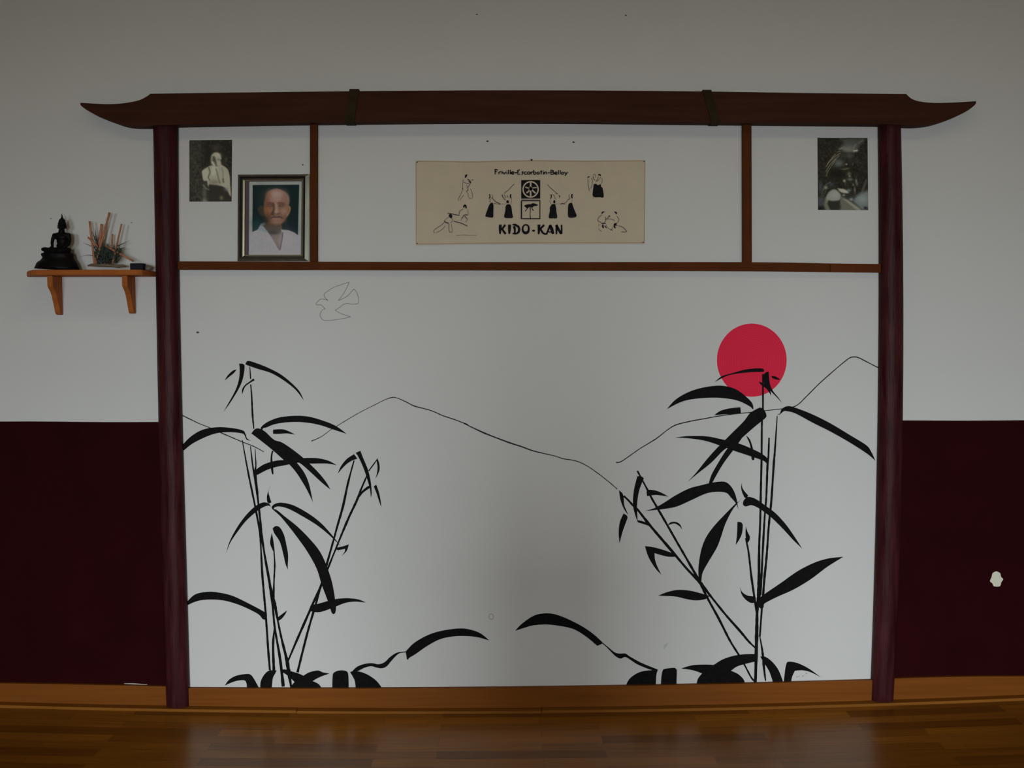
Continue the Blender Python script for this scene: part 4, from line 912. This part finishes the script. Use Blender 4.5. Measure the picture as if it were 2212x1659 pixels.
def bracket(pxw, zbot_py, lab):
    """profile in depth/height, thickness along x"""
    x1 = P(pxw, 600, 0).x; th = 0.022; x0 = x1-th
    zb = P(pxw, zbot_py, 0).z; H = zs_bot-zb
    prof = [(0, 0), (0.018, 0), (0.026, .05), (0.040, .28), (0.056, .50), (0.072, .62), (0.085, .68), (0.092, .73), (0.092, 1.0), (0, 1.0)]
    n = len(prof); V = [(x, -d, zb+h*H) for x in (x0, x1) for d, h in prof]
    F = [tuple(range(n)), tuple(range(n, 2*n))] + [(i, (i+1) % n, n+(i+1) % n, n+i) for i in range(n)]
    bevel(fixn(mesh('bracket', V, F, SHELFM, sh)), 0.003, 2)
bracket(134.5, 680, 'l'); bracket(292.5, 677.5, 'r')

# ------------------------------------------------------------------ statue
st = thing('buddha_statue', (P(128, 583, 0.06).x, -0.06, zs_top), 'small black seated figure statue with pointed crown on the left end of the shelf', 'statue')
N_=(60,455,11.44); SDp = 0.062; PXM = (4.2-SDp)/FPX/11.44   # metres per crop unit
def np_(u, v, d=0): x, y = 60+u/11.44, 455+v/11.44; p = P(x, y, SDp); return Vector((p.x, -SDp-d*PXM, p.z))
bm = bmesh.new()
def ellip(u, v, ru, rv, rd=None, d=0, ang=0):
    c = np_(u, v, d); rd = rd or ru
    r = bmesh.ops.create_uvsphere(bm, u_segments=20, v_segments=14, radius=1.0)
    for q in r['verts']:
        w_ = Vector((q.co.x*ru*PXM, q.co.y*rd*PXM, q.co.z*rv*PXM))
        w_ = Matrix.Rotation(ang, 3, 'Y') @ w_
        q.co = c+w_
def tube(pts, rads):
    for (a, ra), (b, rb) in zip(list(zip(pts, rads))[:-1], list(zip(pts, rads))[1:]):
        k = 7
        for i in range(k+1):
            t = i/k; ellip(a[0]+(b[0]-a[0])*t, a[1]+(b[1]-a[1])*t, ra+(rb-ra)*t, ra+(rb-ra)*t, None, (a[2]+(b[2]-a[2])*t))
ellip(848,345,98,118,100); ellip(848,255,78,58,80); ellip(846,425,72,72,76, 10); ellip(848,210,44,36,44)
tube([(848,200,0),(846,140,0),(843,82,0)],[28,18,9])
ellip(752,395,18,62,22); ellip(942,395,18,62,22)
ellip(846,370,14,34,30,90); ellip(810,350,22,10,14,88); ellip(886,350,22,10,14,88); ellip(846,425,30,9,14,76)
tube([(838,480,0),(838,540,0)],[66,78])
ellip(835,605,205,72,95); ellip(840,660,165,95,98,15); ellip(850,760,128,110,88,10); ellip(855,870,140,85,95,10)
tube([(662,605,0),(622,700,5),(612,800,25),(640,900,70),(600,945,120)],[52,44,38,34,30])
tube([(1012,605,0),(1035,720,10),(1030,820,40),(950,905,90),(850,930,110)],[54,46,42,36,30])
tube([(455,968,60),(640,1000,120),(860,1000,150),(1030,985,60)],[62,66,66,58]); tube([(1045,975,50),(880,960,130),(700,960,140)],[50,52,40])
ellip(420,962,60,48,60,60); ellip(740,985,300,62,150,40)
for u in (600, 640, 680, 720, 760): ellip(u, 940, 20, 12, 26, 175)
me = bpy.data.meshes.new('figure'); 
for q in bm.verts: q.co -= ROOT_LOC[st.name]
bm.to_mesh(me); bm.free(); me.materials.append(STATUE)
figo = bpy.data.objects.new('figure', me); link(figo, st)
rm = figo.modifiers.new('remesh', 'REMESH'); rm.mode = 'VOXEL'; rm.voxel_size = 0.0014; rm.use_smooth_shade = True
sm = figo.modifiers.new('smooth', 'SMOOTH'); sm.iterations = 3; sm.factor = 0.5
# stepped pedestal, elliptical rings with lobed petals
V, F = [], []; nseg = 72
prof = [(1430,172,1276,0),(1400,180,1262,0),(1360,200,1240,2),(1300,225,1212,6),(1262,262,1190,4),(1245,300,1176,0),(1200,345,1150,0),(1150,372,1128,0),(1135,352,1130,4),(1090,336,1128,8),(1058,342,1112,5),(1050,378,1092,0),(1030,400,1082,0)]
for (v_, ul, ur, lob) in prof:
    cu, ru = (ul+ur)/2, (ur-ul)/2
    for i in range(nseg):
        a = 2*math.pi*i/nseg; r = ru+lob*math.cos(a*14)
        c = np_(cu+r*math.cos(a), v_, 0); V.append((c.x, c.y+0.56*r*PXM*math.sin(a), c.z))
zmin = min(q[2] for q in V); V = [(a, b, c if c > zmin+1e-4 else zs_top) for a, b, c in V]
V = [(a, b, max(c, zs_top)) for a, b, c in V]
for k in range(len(prof)-1):
    for i in range(nseg): F.append((k*nseg+i, k*nseg+(i+1) % nseg, (k+1)*nseg+(i+1) % nseg, (k+1)*nseg+i))
F.append(tuple(range(nseg))); F.append(tuple(range((len(prof)-1)*nseg, len(prof)*nseg)))
fixn(mesh('pedestal', V, F, STATUE, st, smooth=True))

# ------------------------------------------------------------------ stick and air-plant arrangement
M_=(170,450,11.85)
ar = thing('stick_arrangement', (P(217, 583, 0.055).x, -0.055, zs_top), 'arrangement of orange sticks and dark spiky leaves on driftwood, in the middle of the shelf', 'plant arrangement')
STK = mat('orange_brown_stick', (0.50, 0.205, 0.110), 0.6, 0.3, var=0.22, scale=40)
GRN = mat('dark_blue_green_leaf', (0.050, 0.072, 0.062), 0.6, 0.3, var=0.35, scale=30)
DRF = mat('grey_brown_driftwood', (0.20, 0.15, 0.10), 0.8, 0.2, var=0.35, scale=25)
def mp_(u, v, d): x, y = 170+u/11.85, 450+v/11.85; return P(x, y, d)
def tube_vf(pts, rads, n=8):
    V, F = [], []
    for i, p in enumerate(pts):
        t = (pts[min(i+1, len(pts)-1)]-pts[max(i-1, 0)]).normalized()
        a = t.cross(Vector((0, 1, 0.01))).normalized(); b = t.cross(a)
        for k in range(n):
            th = 2*math.pi*k/n; V.append(p+(a*math.cos(th)+b*math.sin(th))*rads[i])
    for i in range(len(pts)-1):
        for k in range(n): F.append((i*n+k, i*n+(k+1) % n, (i+1)*n+(k+1) % n, (i+1)*n+k))
    F.append(tuple(range(n))); F.append(tuple(range((len(pts)-1)*n, len(pts)*n)))
    return V, F
def clampz(p): return Vector((p.x, p.y, max(p.z, zs_top+0.003)))
PU = (4.2-0.055)/FPX/11.85
for (a, b, wd) in [(((405,1430,.060)),((280,335,.050)),56),(((500,990,.062)),((240,745,.060)),52),(((520,1040,.045)),((590,405,.040)),72),(((432,1430,.066)),((790,108,.052)),58),(((835,1180,.050)),((865,660,.050)),48),(((865,1420,.070)),((1098,400,.060)),44),(((1400,1352,.062)),((670,955,.066)),50)]:
    p0, p1 = clampz(mp_(*a)), clampz(mp_(*b)); k = 6
    V, F = tube_vf([p0+(p1-p0)*(i/k) for i in range(k+1)], [wd/2*PU*(1+.05*math.sin(i*2.1)) for i in range(k+1)], 10)
    fixn(mesh('stick', V, F, STK, ar, smooth=True))
def needle(pts, w0):
    pts = [Vector(q) for q in crom([tuple(p) for p in pts], 4)] if False else pts
    n = len(pts); V, F = [], []
    return tube_vf(pts, [w0*(1-.9*(i/(n-1))**1.3) for i in range(n)], 5)
V, F = [], []
def add(vf):
    v, f = vf; k = len(V); V.extend(v); F.extend([tuple(i+k for i in q) for q in f])
def curve3(a, c, b, n=7):
    return [a*(1-t)**2+c*2*t*(1-t)+b*t*t for t in [i/(n-1) for i in range(n)]]
for (a, c, b, w_) in [((420,1020),(330,960),(100,885),13),((440,1240),(230,1150),(30,1250),10),((960,980),(1080,920),(1310,825),16),((480,1000),(440,800),(425,500),22),((420,820),(400,700),(300,520),14),((560,1050),(420,900),(230,1000),9),((900,1060),(1080,1040),(1190,1000),26),((880,1140),(1000,1120),(1150,1130),18)]:
    add(needle(curve3(mp_(*a, .05), mp_(*c, .055), mp_(*b, .048)), w_*PU))
r2 = random.Random(11)
for i in range(260):
    u0 = r2.uniform(470, 960); v0 = r2.uniform(1120, 1420); 
    a = r2.uniform(-1.35, 1.35); L = r2.uniform(180, 420)
    u1, v1 = u0+math.sin(a)*L*.75, v0-math.cos(a)*L*.95
    if v1 < 860: v1 = 860+r2.uniform(0, 120)
    u1 = min(max(u1, 380), 1120)
    d0 = r2.uniform(.035, .075); d1 = d0+r2.uniform(-.02, .02)
    add(needle(curve3(clampz(mp_(u0, v0, d0)), clampz(mp_((u0+u1)/2+r2.uniform(-60, 60), (v0+v1)/2, d0)), clampz(mp_(u1, v1, d1))), r2.uniform(9, 18)*PU))
for i in range(26):
    u0, v0 = 440+r2.uniform(-40, 120), 1000+r2.uniform(-60, 60); a = r2.uniform(-.9, .5); L = r2.uniform(120, 330)
    add(needle(curve3(mp_(u0, v0, .045), mp_(u0+math.sin(a)*L*.4, v0-L*.5, .045), mp_(u0+math.sin(a)*L, v0-L, .04)), r2.uniform(4, 9)*PU))
fo = mesh('foliage', V, F, GRN, ar, smooth=True); fixn(fo); fo['kind'] = 'stuff'
# driftwood base
V, F = tube_vf([mp_(u, v, .058) for u, v in [(230,1470),(330,1450),(520,1450),(700,1455),(850,1470),(1000,1480),(1130,1470),(1230,1480)]], [x*PU for x in (18,34,44,42,36,40,36,12)], 12)
V = [Vector((p.x, -0.058+(p.y+0.058)*1.6, max(p.z, zs_top))) for p in V]
fixn(mesh('driftwood_base', V, F, DRF, ar, smooth=True))
INKS = mat('black_blue_lacquer', (0.008, 0.008, 0.014), 0.5, 0.12)
p0 = mp_(1330, 1320, .075); p1 = mp_(1665, 1330, .075)
o = box('small_box', p0.x, p1.x, -0.085, -0.050, zs_top, zs_top+0.0275, INKS, None, 0.002)
tag(o, 'small black box beside the sticks near the right end of the shelf', 'box')
def pebble(u, v, ru, rv, m, label, seed):
    rr = random.Random(seed); bm = bmesh.new(); bmesh.ops.create_icosphere(bm, subdivisions=3, radius=1)
    c = mp_(u, v, .06)
    for q in bm.verts:
        k = 1+.10*math.sin(q.co.x*3+seed)+.08*math.sin(q.co.y*4+q.co.z*3)
        q.co = Vector((q.co.x*ru*PU*k, q.co.y*ru*.8*PU*k, max(q.co.z*k, -.8)*rv*PU))
    zmn = min(q.co.z for q in bm.verts)
    me = bpy.data.meshes.new('pebble'); bm.to_mesh(me); bm.free(); me.materials.append(m)
    for p in me.polygons: p.use_smooth = True
    o = bpy.data.objects.new('pebble', me); link(o); o.location = (c.x, -0.06, zs_top-zmn); tag(o, label, 'stone'); return o
pebble(1790, 1480, 95, 75, mat('brown_stone', (0.16, 0.125, 0.105), 0.5, 0.4, var=0.3, scale=60), 'small grey brown stone at the right end of the shelf, next to the post', 3)
